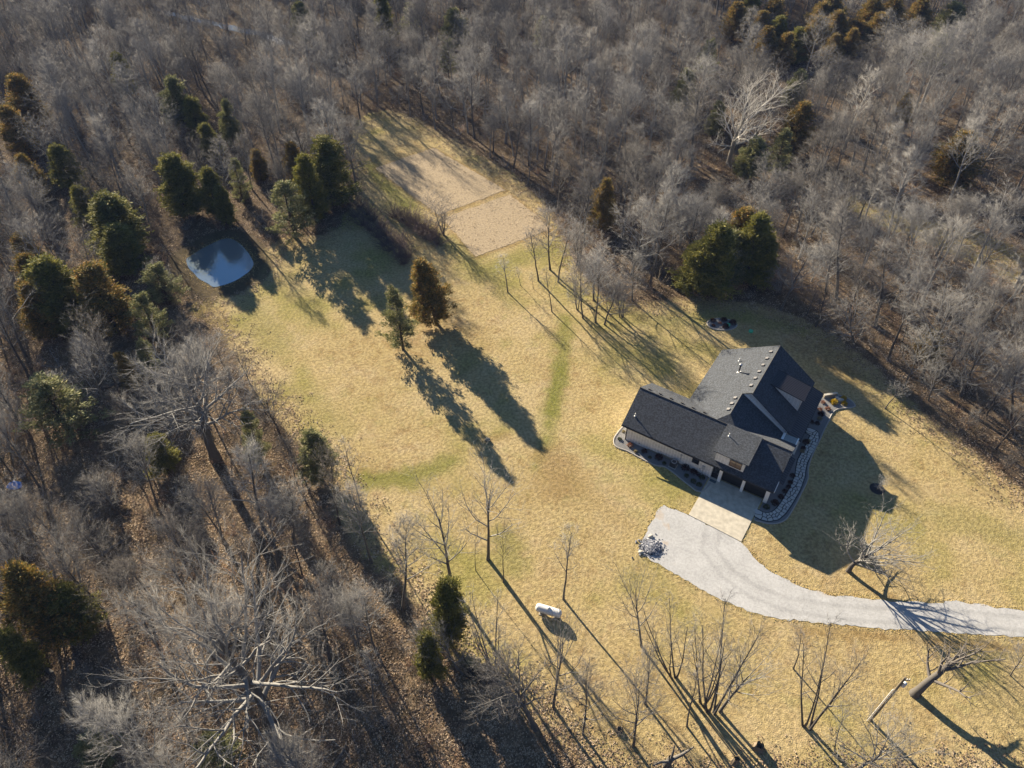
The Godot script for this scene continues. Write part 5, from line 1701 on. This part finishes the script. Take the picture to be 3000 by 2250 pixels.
	mat("stump_wood", lin(0.36, 0.28, 0.2), 0.95, bark_tile, 0.7, 3.0)
	mat("dark_wood", lin(0.06, 0.042, 0.03), 0.95, bark_tile, 1.0)
	mat("blue", lin(0.03, 0.2, 0.7), 0.4)
	var w := mat("water", lin(0.4, 0.5, 0.58), 0.04)
	w.metallic = 0.7
	w.metallic_specular = 0.6
	var rip := grain(512, 0.02, 3, 61, 0.0, 1.0)
	w.heightmap_enabled = true
	w.heightmap_texture = rip
	w.heightmap_scale = 1.2
	w.uv1_triplanar = true
	w.uv1_world_triplanar = true
	w.uv1_scale = Vector3.ONE / 9.0
	var wf := mat("water_far", lin(0.55, 0.62, 0.7), 0.12)
	wf.metallic = 0.75


func _ready() -> void:
	var cam := Camera3D.new()
	cam.name = "camera"
	add_child(cam)
	cam.position = Vector3(0, 80, 0)
	cam.rotation = Vector3(deg_to_rad(-44.5), 0, 0)
	cam.rotate_object_local(Vector3(0, 0, 1), deg_to_rad(0.8))
	cam.fov = 53.13
	cam.near = 1.0
	cam.far = 2500.0
	cam.current = true
	var env := Environment.new()
	env.background_mode = Environment.BG_SKY
	var sky := Sky.new()
	var ps := ProceduralSkyMaterial.new()
	ps.sky_top_color = Color(0.4, 0.59, 0.83)
	ps.sky_horizon_color = Color(0.74, 0.8, 0.86)
	ps.sky_curve = 0.12
	ps.ground_bottom_color = Color(0.3, 0.27, 0.22)
	ps.ground_horizon_color = Color(0.5, 0.55, 0.6)
	ps.sky_energy_multiplier = 0.42
	ps.ground_energy_multiplier = 0.3
	ps.sun_angle_max = 12.0
	sky.sky_material = ps
	env.sky = sky
	env.tonemap_mode = Environment.TONE_MAPPER_LINEAR
	env.tonemap_exposure = 3.6
	env.sdfgi_enabled = true
	env.ssao_enabled = true
	env.ssil_enabled = true
	env.fog_enabled = true
	env.fog_density = 0.00009
	env.fog_light_color = Color(0.55, 0.68, 0.95)
	var we := WorldEnvironment.new()
	we.name = "environment"
	we.environment = env
	add_child(we)
	var sun := DirectionalLight3D.new()
	sun.name = "sun"
	sun.light_energy = 1.5
	sun.light_color = Color(1.0, 0.935, 0.82)
	sun.light_angular_distance = 0.5
	sun.shadow_enabled = true
	var elev := deg_to_rad(20.5)
	var az := deg_to_rad(34.2)
	var to := Vector3(sin(az) * cos(elev), -sin(elev), cos(az) * cos(elev))
	add_child(sun)
	sun.look_at_from_position(Vector3.ZERO, to)
	var t0 := Time.get_ticks_msec()
	drive_pad = PackedVector2Array([to_world(12.48, 0.35), to_world(19.55, 0.35), to_world(19.55, -7.35), to_world(12.48, -7.1)])
	house_foot = PackedVector2Array([to_world(-0.3, -0.2), to_world(20.8, -0.2), to_world(20.8, 21), to_world(5.3, 21), to_world(5.3, 8.8), to_world(-0.3, 8.8)])
	lawn_inner = Geometry2D.offset_polygon(lawn_edge, -2.5)[0]
	pond_zone = Geometry2D.offset_polygon(pond_edge, 3.0)[0]
	stream_zone = Geometry2D.offset_polygon(stream_edge, 2.5)[0]
	materials()
	ground()
	print("ground ", Time.get_ticks_msec() - t0)
	build_house()
	house_things()
	bare_protos()
	print("protos ", Time.get_ticks_msec() - t0)
	yard_things()
	named_forest()
	cedar_trees()
	thicket()
	forest()
	grass()
	print("all ", Time.get_ticks_msec() - t0)
	var tris := 0
	for list in protos:
		for P in list:
			tris += P.trunk.surface_get_array_index_len(0) / 3 + P.crown.surface_get_array_index_len(0) / 3
	print("bare triangles ", tris)
